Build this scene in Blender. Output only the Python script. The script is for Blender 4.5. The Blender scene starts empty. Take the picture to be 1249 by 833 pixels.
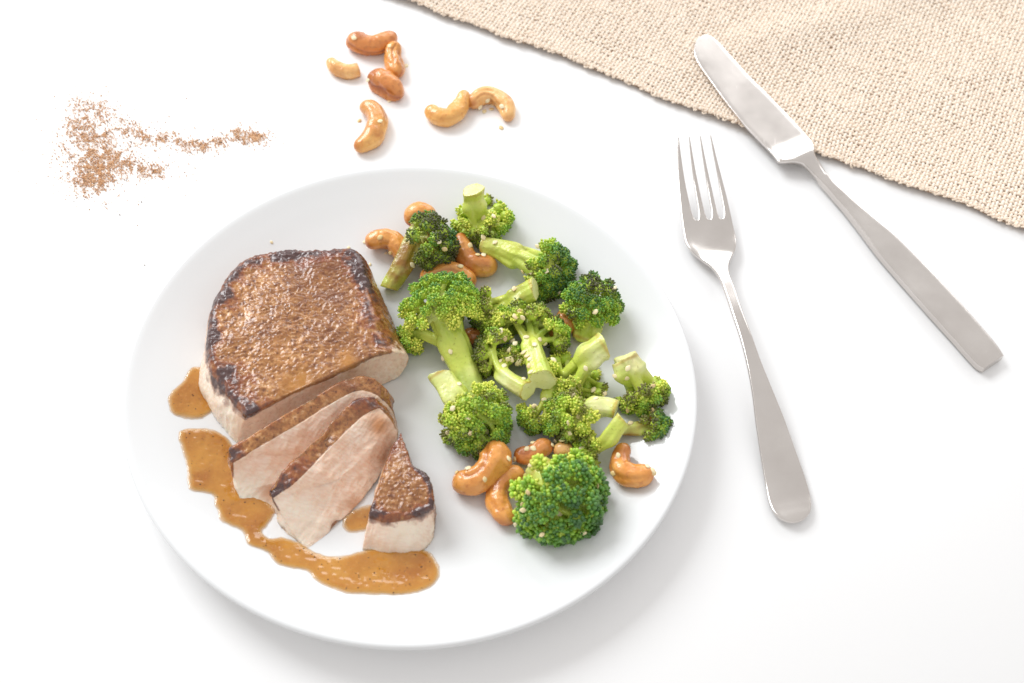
import bpy, math
import numpy as np
from mathutils import Vector, Matrix

# ------------------------------------------------------------------ camera, world, light
SC = bpy.context.scene
COL = SC.collection
CM = 0.01
PITCH, DIST, ROLL, LENS = math.radians(54.81), 71.17, math.radians(-4.22), 50.0
_C = np.array([0, -DIST*math.cos(PITCH), DIST*math.sin(PITCH)])
_fw = -_C/DIST
_r0 = np.array([1.0, 0, 0]); _u0 = np.cross(_r0, _fw)
_ca, _sa = math.cos(ROLL), math.sin(ROLL)
_rt = _ca*_r0 - _sa*_u0          # image right
_up = _sa*_r0 + _ca*_u0          # image up
FPX = 1249*LENS/36
cam_d = bpy.data.cameras.new('camera'); cam = bpy.data.objects.new('camera', cam_d); COL.objects.link(cam)
cam_d.lens = LENS; cam_d.sensor_width = 36; cam_d.clip_start = 0.01; cam_d.clip_end = 50
cam.matrix_world = Matrix(((_rt[0], _up[0], -_fw[0], _C[0]*CM), (_rt[1], _up[1], -_fw[1], _C[1]*CM),
                           (_rt[2], _up[2], -_fw[2], _C[2]*CM), (0, 0, 0, 1)))
cam_d.dof.use_dof = True; cam_d.dof.focus_distance = 0.70; cam_d.dof.aperture_fstop = 9.0
SC.camera = cam

W = bpy.data.worlds.new('World'); SC.world = W; W.use_nodes = True
bg = W.node_tree.nodes['Background']
bg.inputs[0].default_value = (1.0, 0.978, 0.962, 1); bg.inputs[1].default_value = 0.76

def area(name, loc, target, sx, sy, power, color):
    d = bpy.data.lights.new(name, 'AREA'); d.shape = 'RECTANGLE'; d.size = sx; d.size_y = sy
    d.energy = power; d.color = color
    o = bpy.data.objects.new(name, d); COL.objects.link(o); o.location = loc
    o.rotation_euler = (Vector(target)-Vector(loc)).to_track_quat('-Z', 'Y').to_euler()
    return o
area('window_light', (-6.4, 6.0, 7.2), (0, 0, 0), 5.8, 5.2, 1050, (0.95, 0.98, 1.0))
area('far_window_light', (2.2, 8.6, 4.2), (0, 0, .0), 6.8, 4.4, 260, (0.97, 0.99, 1.0))

SC.view_settings.view_transform = 'Standard'; SC.view_settings.look = 'None'
SC.view_settings.exposure = 0.13; SC.view_settings.gamma = 1.0
SC.render.engine = 'CYCLES'; SC.cycles.use_denoising = True
SC.cycles.max_bounces = 8; SC.cycles.diffuse_bounces = 5

# ------------------------------------------------------------------ measuring and noise helpers
def U(px, py, z):
    """table position (cm) of a point measured in the photograph, at height z"""
    d = _fw*FPX + _rt*(px-624.5) + _up*(416.5-py)
    return _C + d*((z-_C[2])/d[2])
def cpp(P):
    """centimetres per measured unit near P"""
    return float(np.dot(np.asarray(P)-_C, _fw))/FPX
def UU(pts):
    return np.array([U(*p[:3]) for p in pts])
def s2l(r, g, b):
    def f(c):
        c /= 255.0
        return c/12.92 if c <= 0.04045 else ((c+0.055)/1.055)**2.4
    return np.array([f(r), f(g), f(b)])
def nrm(v):
    v = np.asarray(v, float); return v/np.maximum(np.linalg.norm(v, axis=-1, keepdims=True), 1e-9)
def _h(i, seed):
    x = (i[..., 0].astype(np.int64)*374761393 + i[..., 1].astype(np.int64)*668265263 + i[..., 2].astype(np.int64)*2147483647*3 + seed*1274126177) & 0xffffffff
    x = ((x ^ (x >> 13))*1274126177) & 0xffffffff
    x = ((x ^ (x >> 16))*2246822519) & 0xffffffff
    return ((x ^ (x >> 15)) & 0xffff)/32767.5-1.0
def vn(P, seed=0):
    P = np.asarray(P, float); i = np.floor(P).astype(np.int64); f = P-i; f = f*f*(3-2*f)
    r = 0
    for a in (0, 1):
        for b in (0, 1):
            for c in (0, 1):
                w = (f[..., 0] if a else 1-f[..., 0])*(f[..., 1] if b else 1-f[..., 1])*(f[..., 2] if c else 1-f[..., 2])
                r = r + w*_h(i+np.array([a, b, c]), seed)
    return r
def fbm(P, seed=0, o=4):
    P = np.asarray(P, float); r = 0; a = 1.0
    for k in range(o):
        r = r + a*vn(P*(2.03**k)+k*7.3, seed+k*11); a *= 0.5
    return r/1.6
def sst(a, b, x):
    t = np.clip((x-a)/(b-a), 0, 1); return t*t*(3-2*t)
def spline(P, n, closed=False, tight=None):
    """smooth curve through the rows of P, n samples per span"""
    P = np.asarray(P, float); N = len(P)
    if closed:
        T = (np.roll(P, -1, 0)-np.roll(P, 1, 0))*0.5
    else:
        T = np.gradient(P, axis=0)
    if tight:
        for k in tight: T[k] *= 0.05
    out = []; u = np.arange(n)/n
    h0 = 2*u**3-3*u**2+1; h1 = u**3-2*u**2+u; h2 = -2*u**3+3*u**2; h3 = u**3-u**2
    for k in range(N if closed else N-1):
        q = (k+1) % N
        out.append(h0[:, None]*P[k]+h1[:, None]*T[k]+h2[:, None]*P[q]+h3[:, None]*T[q])
    if not closed: out.append(P[-1:])
    return np.concatenate(out)

# ------------------------------------------------------------------ mesh and object helpers
def make_mesh(name, V, faces, mat, smooth=True, attrs=None, cols=None):
    """V in cm; faces: list of integer arrays (k x 3 or k x 4)"""
    me = bpy.data.meshes.new(name)
    V = np.asarray(V, np.float32)*CM
    faces = [np.asarray(f, np.int32) for f in faces if len(f)]
    me.vertices.add(len(V)); me.vertices.foreach_set('co', V.ravel())
    tot = np.concatenate([np.full(len(f), f.shape[1], np.int32) for f in faces])
    idx = np.concatenate([f.ravel() for f in faces])
    me.loops.add(len(idx)); me.loops.foreach_set('vertex_index', idx)
    me.polygons.add(len(tot)); st = np.concatenate([[0], np.cumsum(tot)[:-1]]).astype(np.int32)
    me.polygons.foreach_set('loop_start', st); me.polygons.foreach_set('loop_total', tot)
    me.update(calc_edges=True)
    if smooth: me.polygons.foreach_set('use_smooth', np.ones(len(tot), bool))
    for k, a in (attrs or {}).items():
        at = me.attributes.new(k, 'FLOAT', 'POINT'); at.data.foreach_set('value', np.asarray(a, np.float32))
    for k, a in (cols or {}).items():
        a = np.asarray(a, np.float32); a = np.concatenate([a, np.ones((len(a), 1), np.float32)], 1)
        at = me.attributes.new(k, 'FLOAT_COLOR', 'POINT'); at.data.foreach_set('color', a.ravel())
    me.validate(); me.materials.append(mat)
    return me
def tag(o, label=None, cat=None, group=None, kind=None):
    for k, v in (('label', label), ('category', cat), ('group', group), ('kind', kind)):
        if v: o[k] = v
    return o
def empty(name, base):
    o = bpy.data.objects.new(name, None); COL.objects.link(o); o.location = np.asarray(base)*CM
    o.empty_display_size = 0.01; o['_b'] = 0; del o['_b']
    BASE[o.name] = np.asarray(base, float)
    return o
BASE = {}
def part(name, parent, V, faces, mat, **kw):
    b = BASE[parent.name] if parent is not None else np.zeros(3)
    o = bpy.data.objects.new(name, make_mesh(name, np.asarray(V)-b, faces, mat, **kw)); COL.objects.link(o)
    if parent is not None: o.parent = parent
    BASE[o.name] = b
    return o
def solo(name, base, V, faces, mat, **kw):
    o = bpy.data.objects.new(name, make_mesh(name, np.asarray(V)-np.asarray(base), faces, mat, **kw)); COL.objects.link(o)
    o.location = np.asarray(base)*CM; BASE[o.name] = np.asarray(base, float)
    return o
def grid_quads(nr, nc, wrap=True):
    r = np.arange(nr-1)[:, None]; c = np.arange(nc if wrap else nc-1)[None]
    c2 = (c+1) % nc
    return np.stack([r*nc+c, r*nc+c2, (r+1)*nc+c2, (r+1)*nc+c], -1).reshape(-1, 4)
def frames(P, up=(0, 0, 1)):
    T = nrm(np.gradient(P, axis=0)); S = np.zeros_like(P); up = np.asarray(up, float)
    s = np.cross(T[0], up)
    if np.linalg.norm(s) < 1e-3: s = np.cross(T[0], (0, 1, 0))
    s = nrm(s)
    for k in range(len(P)):
        s = nrm(s-T[k]*np.dot(s, T[k])); S[k] = s
    return T, S, np.cross(S, T)
def sweep(P, ra, rb=None, n=14, mod=None, ends=(True, True)):
    """tube along P; mod(t, a) scales the radius; flat caps by fan"""
    P = np.asarray(P, float); ra = np.asarray(ra, float); rb = ra if rb is None else np.asarray(rb, float)
    T, S, B = frames(P); a = np.arange(n)/n*2*np.pi
    m = np.ones((len(P), n)) if mod is None else mod(np.linspace(0, 1, len(P))[:, None], a[None])
    V = P[:, None]+(ra[:, None]*np.cos(a)*m)[..., None]*S[:, None]+(rb[:, None]*np.sin(a)*m)[..., None]*B[:, None]
    N = len(P); V = V.reshape(-1, 3); Q = grid_quads(N, n)[:, ::-1]; F = [Q]; tr = []
    k = np.arange(n); k2 = (k+1) % n
    if ends[0]:
        V = np.concatenate([V, P[:1]]); c = len(V)-1; tr.append(np.stack([k2, k, np.full(n, c)], -1)[:, ::-1])
    if ends[1]:
        V = np.concatenate([V, P[-1:]]); c = len(V)-1; o = (N-1)*n; tr.append(np.stack([o+k, o+k2, np.full(n, c)], -1)[:, ::-1])
    if tr: F.append(np.concatenate(tr))
    return V, F
def ico(sub):
    t = (1+5**.5)/2
    V = [(-1, t, 0), (1, t, 0), (-1, -t, 0), (1, -t, 0), (0, -1, t), (0, 1, t), (0, -1, -t), (0, 1, -t), (t, 0, -1), (t, 0, 1), (-t, 0, -1), (-t, 0, 1)]
    F = [(0, 11, 5), (0, 5, 1), (0, 1, 7), (0, 7, 10), (0, 10, 11), (1, 5, 9), (5, 11, 4), (11, 10, 2), (10, 7, 6), (7, 1, 8), (3, 9, 4), (3, 4, 2), (3, 2, 6), (3, 6, 8), (3, 8, 9), (4, 9, 5), (2, 4, 11), (6, 2, 10), (8, 6, 7), (9, 8, 1)]
    V = [np.array(v)/np.linalg.norm(v) for v in V]
    for _ in range(sub):
        mid = {}; F2 = []
        def m(a, b):
            k = (min(a, b), max(a, b))
            if k not in mid:
                v = V[a]+V[b]; V.append(v/np.linalg.norm(v)); mid[k] = len(V)-1
            return mid[k]
        for a, b, c in F:
            x, y, z = m(a, b), m(b, c), m(c, a); F2 += [(a, x, z), (b, y, x), (c, z, y), (x, y, z)]
        F = F2
    return np.array(V), np.array(F)
ICO0, ICO1, ICO2 = ico(0), ico(1), ico(2)
def blobs(base, C, R, N=None, stretch=None):
    """many copies of a unit shape at centres C with radius R, stretched along N"""
    bv, bf = base; C = np.asarray(C); k = len(C); R = np.asarray(R)
    V = np.broadcast_to(bv[None], (k,)+bv.shape)*R[:, None, None]
    if N is not None:
        N = nrm(N); d = (V*N[:, None]).sum(-1, keepdims=True)
        V = V+d*N[:, None]*(np.asarray(stretch)[:, None, None]-1)
    V = (V+C[:, None]).reshape(-1, 3)
    F = (bf[None]+(np.arange(k)*len(bv))[:, None, None]).reshape(-1, 3)
    return V, F

# ------------------------------------------------------------------ materials
class NT:
    def __init__(s, name):
        s.m = bpy.data.materials.new(name); s.m.use_nodes = True; s.t = s.m.node_tree
        s.b = s.t.nodes['Principled BSDF']
    def n(s, typ, **kw):
        o = s.t.nodes.new(typ)
        for k, v in kw.items():
            if k.startswith('i_'):
                kk = k[2:].replace('_', ' ')
                o.inputs[kk].default_value = v
            else: setattr(o, k, v)
        return o
    def l(s, a, b): s.t.links.new(a, b)
    def set(s, **kw):
        for k, v in kw.items():
            key = {'color': 'Base Color', 'rough': 'Roughness', 'spec': 'Specular IOR Level', 'metal': 'Metallic', 'coat': 'Coat Weight',
                   'coatr': 'Coat Roughness', 'sss': 'Subsurface Weight', 'sssr': 'Subsurface Radius', 'ssss': 'Subsurface Scale', 'sheen': 'Sheen Weight', 'aniso': 'Anisotropic'}[k]
            if key == 'Base Color': v = (*v, 1)
            s.b.inputs[key].default_value = v
        return s
    def coord(s):
        return s.n('ShaderNodeTexCoord').outputs['Object']
    def pos(s):
        return s.n('ShaderNodeNewGeometry').outputs['Position']
    def noise(s, vec, scale, detail=4, rough=0.5, out='Fac'):
        o = s.n('ShaderNodeTexNoise'); o.inputs['Scale'].default_value = scale; o.inputs['Detail'].default_value = detail
        o.inputs['Roughness'].default_value = rough; s.l(vec, o.inputs['Vector']); return o.outputs[out]
    def ramp(s, fac, stops):
        o = s.n('ShaderNodeValToRGB'); e = o.color_ramp.elements
        while len(e) < len(stops): e.new(0.5)
        for k, (p, c) in enumerate(stops):
            e[k].position = p; e[k].color = (*c, 1) if len(c) == 3 else c
        s.l(fac, o.inputs[0]); return o.outputs['Color']
    def mix(s, fac, a, b, blend='MIX'):
        o = s.n('ShaderNodeMix', data_type='RGBA', blend_type=blend)
        for sock, v in ((o.inputs[0], fac), (o.inputs[6], a), (o.inputs[7], b)):
            if isinstance(v, (int, float)): sock.default_value = v
            elif isinstance(v, (tuple, list, np.ndarray)): sock.default_value = (*v, 1)
            else: s.l(v, sock)
        return o.outputs[2]
    def math(s, op, a, b=0.0, clamp=False):
        o = s.n('ShaderNodeMath', operation=op, use_clamp=clamp)
        for k, v in enumerate((a, b)):
            if isinstance(v, (int, float)): o.inputs[k].default_value = v
            else: s.l(v, o.inputs[k])
        return o.outputs[0]
    def attr(s, name, out='Fac'):
        return s.n('ShaderNodeAttribute', attribute_name=name).outputs[out]
    def bump(s, h, strength, dist):
        o = s.n('ShaderNodeBump'); o.inputs['Strength'].default_value = strength; o.inputs['Distance'].default_value = dist
        s.l(h, o.inputs['Height']); s.l(o.outputs[0], s.b.inputs['Normal'])
    def color(s, c): s.l(c, s.b.inputs['Base Color'])
    def rough(s, c): s.l(c, s.b.inputs['Roughness'])
M = {}
# white tabletop
t = NT('white_table').set(color=(.86, .86, .865), rough=.55, spec=.18); p = t.pos()
t.color(t.mix(t.noise(p, 3, 3), (.85, .85, .855), (.875, .873, .872))); t.bump(t.noise(p, 900, 3), .05, .0003); M['table'] = t.m
# porcelain
t = NT('white_porcelain').set(color=(.72, .727, .733), rough=.07, spec=.5); p = t.coord()
t.bump(t.noise(p, 22, 2), .06, .002); t.rough(t.ramp(t.noise(p, 60, 4), [(.3, (.05,)*3), (.75, (.12,)*3)])); M['plate'] = t.m
# pork: crust and char are the cooked skin of the meat
t = NT('pork'); p = t.coord()
n1 = t.noise(p, 260, 5, .6); n2 = t.noise(p, 75, 4); n3 = t.noise(p, 900, 3)
mpf = t.n('ShaderNodeMapping'); t.l(p, mpf.inputs[0]); mpf.inputs['Scale'].default_value = (1, 1, 1)
mpf.inputs['Rotation'].default_value = (.5, .3, .75); mpf.inputs['Scale'].default_value = (160, 900, 380); fibre = t.noise(mpf.outputs[0], 1.0, 5, .6)
flesh = t.mix(t.ramp(n2, [(.3, (0,)*3), (.7, (1,)*3)]), s2l(236, 204, 180), s2l(248, 231, 214))
flesh = t.mix(t.ramp(fibre, [(.42, (0,)*3), (.62, (1,)*3)]), t.mix(.35, flesh, s2l(214, 158, 124)), flesh)
stain = t.ramp(t.noise(p, 48, 5, .7), [(.58, (0,)*3), (.76, (.4,)*3)]); flesh = t.mix(stain, flesh, s2l(206, 150, 108))
flesh = t.mix(t.math('MULTIPLY', t.attr('fat'), .8), flesh, s2l(248, 238, 220))
flesh = t.mix(t.attr('juice'), flesh, s2l(178, 112, 52))
nL = t.noise(p, 28, 4, .6); nF = t.noise(p, 620, 3, .6); nG = t.noise(p, 380, 4, .65)
crust = t.ramp(nG, [(.30, s2l(94, 52, 32)), (.44, s2l(150, 98, 54)), (.57, s2l(182, 128, 74)), (.74, s2l(220, 178, 132))])
crust = t.mix(t.ramp(nL, [(.38, (0,)*3), (.66, (.85,)*3)]), crust, s2l(112, 64, 38))
crust = t.mix(t.ramp(n2, [(.52, (0,)*3), (.75, (.45,)*3)]), crust, s2l(192, 134, 76))
speck = t.ramp(nF, [(.60, (0,)*3), (.68, (1,)*3)])
crust = t.mix(t.math('MULTIPLY', speck, .8), crust, s2l(78, 42, 30))
charc = t.mix(n3, s2l(52, 38, 42), s2l(92, 66, 64))
edge = t.math('ADD', t.attr('crust'), t.math('MULTIPLY', t.math('SUBTRACT', n1, .5), .9))
cf = t.ramp(edge, [(.38, (0,)*3), (.62, (1,)*3)])
c = t.mix(cf, flesh, crust)
ch = t.math('ADD', t.math('MULTIPLY', t.attr('char'), .95), t.math('MULTIPLY', t.math('ADD', t.math('MULTIPLY', t.math('SUBTRACT', n2, .5), 1.5), t.math('SUBTRACT', n1, .5)), 1.5))
chf = t.math('MULTIPLY', t.ramp(ch, [(.42, (0,)*3), (.85, (.95,)*3)]), t.ramp(t.attr('char'), [(.04, (0,)*3), (.2, (1,)*3)]))
redr = t.math('MULTIPLY', t.ramp(ch, [(.22, (0,)*3), (.42, (1,)*3)]), t.ramp(t.attr('char'), [(.02, (0,)*3), (.12, (1,)*3)]))
c = t.mix(t.math('MULTIPLY', redr, .5), c, s2l(134, 58, 28))
c = t.mix(chf, c, charc); c = t.mix(t.math('MULTIPLY', t.math('MULTIPLY', t.attr('juice'), cf), .85), c, s2l(184, 126, 52)); t.color(c)
t.rough(t.mix(cf, t.ramp(fibre, [(.3, (.22,)*3), (.7, (.42,)*3)]), t.ramp(n1, [(.3, (.16,)*3), (.7, (.34,)*3)])))
t.set(spec=.5, sss=.22, sssr=(1, .45, .3), ssss=.005)
hb = t.math('ADD', t.math('ADD', n1, t.math('MULTIPLY', fibre, .5)), t.math('MULTIPLY', n3, .4)); t.bump(hb, .25, .001); t.set(coat=.25, coatr=.2); M['pork'] = t.m
# sauce
t = NT('brown_gravy').set(rough=.09, spec=.5, coat=.6, coatr=.03, sss=.15, sssr=(1, .5, .2), ssss=.003); p = t.coord()
n2 = t.noise(p, 60, 4); n3 = t.noise(p, 700, 3)
c = t.mix(t.ramp(n2, [(.35, (0,)*3), (.65, (1,)*3)]), s2l(160, 98, 28), s2l(186, 128, 46)); c = t.mix(t.ramp(n3, [(.55, (0,)*3), (.72, (.25,)*3)]), c, s2l(204, 150, 80))
thin = t.attr('thin'); c = t.mix(thin, c, s2l(226, 172, 80)); t.color(c); t.l(t.math('SUBTRACT', 1.0, t.math('MULTIPLY', t.math('POWER', thin, 1.3), .8)), t.b.inputs['Alpha']); t.bump(t.math('ADD', n2, t.math('MULTIPLY', n3, .2)), .1, .002); M['sauce'] = t.m
t = NT('black_pepper').set(color=s2l(62, 44, 34), rough=.6); M['pepper'] = t.m
# broccoli
t = NT('broccoli_bud').set(rough=.4, spec=.5, sss=.08, sssr=(.5, 1, .2), ssss=.0025); p = t.coord()
t.color(t.mix(t.math('MULTIPLY', t.noise(p, 1400, 2), .5), t.attr('col', 'Color'), (.03, .07, .01), 'MIX')); t.color(t.attr('col', 'Color')); M['bud'] = t.m
t = NT('broccoli_stem').set(rough=.25, spec=.5, sss=.1, sssr=(.6, 1, .25), ssss=.003); p = t.coord()
n1 = t.noise(p, 120, 4); n2 = t.noise(p, 700, 3)
c = t.mix(t.ramp(n1, [(.35, (0,)*3), (.7, (.5,)*3)]), t.attr('col', 'Color'), s2l(208, 210, 100)); c = t.mix(t.ramp(t.noise(p, 45, 3), [(.5, (0,)*3), (.7, (.55,)*3)]), c, s2l(136, 172, 62))
c = t.mix(t.ramp(n2, [(.62, (0,)*3), (.72, (.35,)*3)]), c, s2l(120, 104, 30)); t.color(c); t.bump(t.math('ADD', n1, t.math('MULTIPLY', n2, .35)), .45, .0015); M['stem'] = t.m
# cashew
def cashew_mat(name, a, b, d):
    t = NT(name).set(rough=.3, spec=.5, coat=.35, coatr=.1, sss=.1, sssr=(1, .5, .25), ssss=.003); p = t.coord()
    n1 = t.noise(p, 90, 4); n2 = t.noise(p, 420, 4)
    c = t.mix(t.ramp(n1, [(.3, (0,)*3), (.7, (1,)*3)]), a, b)
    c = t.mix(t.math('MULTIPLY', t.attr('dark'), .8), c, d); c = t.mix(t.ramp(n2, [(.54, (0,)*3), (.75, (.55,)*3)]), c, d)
    t.color(c); t.bump(t.math('ADD', n1, t.math('MULTIPLY', n2, .5)), .4, .002); return t.m
M['nut_gold'] = cashew_mat('golden_cashew', s2l(226, 160, 80), s2l(238, 184, 106), s2l(180, 100, 38))
M['nut_orange'] = cashew_mat('orange_cashew', s2l(218, 142, 64), s2l(234, 170, 92), s2l(162, 80, 30))
M['nut_brown'] = cashew_mat('brown_cashew', s2l(204, 124, 60), s2l(222, 150, 82), s2l(146, 70, 32))
M['nut_pale'] = cashew_mat('pale_cashew', s2l(230, 172, 104), s2l(238, 190, 124), s2l(192, 118, 58))
t = NT('sesame').set(rough=.4, spec=.5, sss=.15, sssr=(1, .8, .5), ssss=.002)
r_ = t.n('ShaderNodeObjectInfo').outputs['Random']
t.color(t.ramp(r_, [(0, s2l(236, 216, 168)), (.6, s2l(244, 230, 194)), (1, s2l(222, 190, 128))])); M['seed'] = t.m
t = NT('ground_spice').set(rough=.85, spec=.2); t.color(t.attr('col', 'Color')); M['spice'] = t.m
# steel
t = NT('brushed_steel').set(color=(.70, .685, .67), metal=1.0, rough=.2); p = t.coord()
n2 = t.noise(p, 45, 4); n3 = t.noise(p, 1200, 2)
t.rough(t.ramp(n2, [(.3, (.14,)*3), (.75, (.22,)*3)]))
t.color(t.ramp(n2, [(.3, (.62, .58, .55)), (.8, (.69, .65, .62))])); M['steel'] = t.m
t = NT('scratched_steel').set(color=(.70, .655, .625), metal=1.0, rough=.16); p = t.coord()
n2 = t.noise(p, 45, 4)
mp = t.n('ShaderNodeMapping'); t.l(p, mp.inputs[0]); mp.inputs['Scale'].default_value = (900, 70, 1); mp.inputs['Rotation'].default_value = (0, 0, .55)
sc_ = t.ramp(t.noise(mp.outputs[0], 1.0, 3), [(.66, (0,)*3), (.72, (1,)*3)])
t.rough(t.mix(t.math('MULTIPLY', sc_, t.ramp(n2, [(.45, (0,)*3), (.65, (1,)*3)])), t.ramp(n2, [(.3, (.15,)*3), (.75, (.28,)*3)]), (.5,)*3))
M['blade'] = t.m
# cloth
def cloth_mat(name, a, b):
    t = NT(name).set(rough=.9, spec=.15, sheen=.2); p = t.pos()
    n1 = t.noise(p, 90, 4); n2 = t.noise(p, 1500, 3)
    c = t.mix(n1, a, b); c = t.mix(t.ramp(n2, [(.4, (0,)*3), (.7, (.25,)*3)]), c, s2l(228, 204, 176)); t.color(c); t.bump(n2, .5, .0006); return t.m
M['warp'] = cloth_mat('cream_yarn', s2l(238, 225, 211), s2l(245, 236, 225))
M['weft'] = cloth_mat('tan_yarn', s2l(234, 214, 194), s2l(241, 227, 210))
M['back'] = cloth_mat('dark_tan_yarn', s2l(204, 172, 142), s2l(214, 186, 158))  # darker tan for the sheet that closes the weave's holes

# ------------------------------------------------------------------ table
def box(x0, x1, y0, y1, z0, z1):
    V = [(x, y, z) for z in (z0, z1) for y in (y0, y1) for x in (x0, x1)]
    F = [(0, 2, 3, 1), (4, 5, 7, 6), (0, 1, 5, 4), (2, 6, 7, 3), (0, 4, 6, 2), (1, 3, 7, 5)]
    return np.array(V, float), [np.array(F)]
V, F = box(-95, 95, -75, 95, -3, 0)
tb = solo('table', (0, 0, 0), V, F, M['table'], smooth=False); tb['kind'] = 'structure'

# ------------------------------------------------------------------ plate
PC = np.array([-4.56, -4.0])
PROF = np.array([(0, .70), (4, .70), (7.2, .71), (8.6, .78), (9.8, .95), (11, 1.24), (12.2, 1.63), (13.1, 1.96)])
def zplate(x, y):
    r = np.hypot(np.asarray(x)-PC[0], np.asarray(y)-PC[1])
    return np.interp(r, PSR, PSZ)
ps = spline(PROF, 12); PSR, PSZ = ps[:, 0], ps[:, 1]
prof = list(map(tuple, ps[1:])) + [(13.3, 2.03), (13.44, 2.03), (13.52, 1.95), (13.52, 1.82), (13.44, 1.70), (13.2, 1.58), (12.2, 1.2), (11, .82), (9.8, .52), (8.9, .36), (8.6, .2), (8.5, .04), (8.3, .01), (8.1, .04), (8.0, .25), (6, .3), (.5, .3)]
pr = np.array(prof); n = 220; a = np.arange(n)/n*2*np.pi
V = np.stack([PC[0]+pr[:, :1]*np.cos(a), PC[1]+pr[:, :1]*np.sin(a), np.repeat(pr[:, 1:], n, 1)], -1).reshape(-1, 3)
Q = grid_quads(len(pr), n)
k = np.arange(n); k2 = (k+1) % n; V = np.concatenate([V, [[PC[0], PC[1], .70], [PC[0], PC[1], .3]]])
T1 = np.stack([k, k2, np.full(n, len(V)-2)], -1)[:, ::-1]; o_ = (len(pr)-1)*n; T2 = np.stack([o_+k, o_+k2, np.full(n, len(V)-1)], -1)
pl = solo('dinner_plate', (PC[0], PC[1], 0), V, [Q[:, ::-1], T1[:, ::-1], T2[:, ::-1]], M['plate'])
tag(pl, 'large round white porcelain dinner plate holding the sliced pork and broccoli', 'plate')

# ------------------------------------------------------------------ woven napkin
E0, E1 = U(470, -4, 0), U(1290, 297, 0)
eu = nrm((E1-E0)[:2]); ev = np.array([-eu[1], eu[0]])       # along the hem, and away from it
LEN = np.linalg.norm(E1-E0)
SP = 0.225
def edge_wob(u): return 0.06*np.sin(u*.55+1)+0.04*np.sin(u*1.3)+.10*np.sin(u*.19)
def napz(u, v):
    z = .20+.06*np.sin(u*.32+v*.21)+.03*np.sin(u*.7-v*.5+2)
    z = z + .22*np.exp(-((u*.80-v*.62-13.2)/1.5)**2)*sst(2, 9, v)
    z = z + .12*np.exp(-((v-.2)/.8)**2)*(.5+.5*np.sin(u*.62+.4))
    return z
def nap_world(u, v, dz=0):
    w = v+edge_wob(u)*np.exp(-np.maximum(v, 0)/4)
    uu = u+.12*vn(np.stack([u*.5, v*.5, u*0], -1), 5); w = w+.12*vn(np.stack([u*.5, v*.5, u*0+9], -1), 6)
    xy = E0[:2]+uu[..., None]*eu+w[..., None]*ev
    return np.concatenate([xy, (napz(u, v)+dz)[..., None]], -1)
def in_view(P):
    d = P-_C; dz = d@_fw; x = 624.5+FPX*(d@_rt)/dz; y = 416.5-FPX*(d@_up)/dz
    return (x > -60) & (x < 1310) & (y > -60) & (y < 890)
rng = np.random.default_rng(3)
nu, nv = int((LEN+6)/SP), int(24/SP)
nap = empty('burlap_napkin', (*E0[:2], 0)); tag(nap, 'coarse beige woven cloth lying under the knife blade', 'cloth')
def yarns(warp):
    Vs, Qs, cnt = [], [], 0; ns = 6; a = np.arange(ns)/ns*2*np.pi
    for i in range(nv if warp else nu):
        c0 = (i+.5)*SP+rng.normal(0, .012)
        s = np.arange(0, (nu if warp else nv)*3+1)/3.0
        along = s*SP-(3 if warp else 0)
        other = np.full_like(along, c0 if warp else c0-3)
        j = s+ (0 if warp else 0)
        ph = np.pi*(s-.5+i)
        h = (np.cos(ph) if warp else -np.cos(ph))*.06
        other = other+.05*vn(np.stack([along*2.2, other*9, along*0], -1), 3)
        u, v = (along, other) if warp else (other, along)
        P = nap_world(u, v, h+.07)
        ok = in_view(P)
        if ok.sum() < 4: continue
        lo, hi = np.argmax(ok), len(ok)-np.argmax(ok[::-1]); P = P[lo:hi]; u, v = u[lo:hi], v[lo:hi]
        Tn = nrm(np.gradient(P, axis=0)); side = nrm(np.cross(Tn, (0, 0, 1.))); B = np.cross(side, Tn)
        rad = (.079 if warp else .075)*(1+.22*vn(np.stack([u*3.1, v*3.1, u*0+i], -1), 8))
        X = P[:, None]+(rad[:, None]*np.cos(a)*1.08)[..., None]*side[:, None]+(rad[:, None]*np.sin(a)*.8)[..., None]*B[:, None]
        Vs.append(X.reshape(-1, 3)); Qs.append(grid_quads(len(P), ns)[:, ::-1]+cnt); cnt += len(P)*ns
    return np.concatenate(Vs), [np.concatenate(Qs)]
V, F = yarns(True); part('weft_yarns', nap, V, F, M['weft'])['kind'] = 'stuff'
V, F = yarns(False); part('warp_yarns', nap, V, F, M['warp'])['kind'] = 'stuff'
gu, gv = np.meshgrid(np.linspace(-3, LEN+3, 220), np.linspace(.02, 24, 110), indexing='ij')
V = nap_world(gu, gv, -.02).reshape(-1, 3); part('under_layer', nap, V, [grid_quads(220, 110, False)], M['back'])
# hem: knotted loops along the edge
Vs, Qs, cnt = [], [], 0
for i in range(int((LEN+4)/.2)):
    u0 = i*.2-2+rng.normal(0, .03); big = .6+.5*(.5+.5*math.sin(u0*13.5))+rng.normal(0, .08)
    for q in range(3):
        m = 9; th = np.linspace(0, 2*np.pi*.9, m)+rng.uniform(0, 6)
        cu, cv = u0+rng.normal(0, .05), .05+q*.1+rng.normal(0, .04)-.09*(big-.6)
        r = .10*big*rng.uniform(.7, 1.2)
        uu, vv = cu+r*np.cos(th), cv+r*1.1*np.sin(th)
        P = nap_world(uu, vv, .09+.05*np.sin(th*1.5+q)+rng.normal(0, .02))
        v, f = sweep(P, np.full(m, .05*rng.uniform(.8, 1.2)), n=5)
        Vs.append(v); Qs.append([f[0]+cnt, f[1]+cnt]); cnt += len(v)
part('hem', nap, np.concatenate(Vs), [np.concatenate([q[0] for q in Qs]), np.concatenate([q[1] for q in Qs])], M['weft'])['kind'] = 'stuff'
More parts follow.
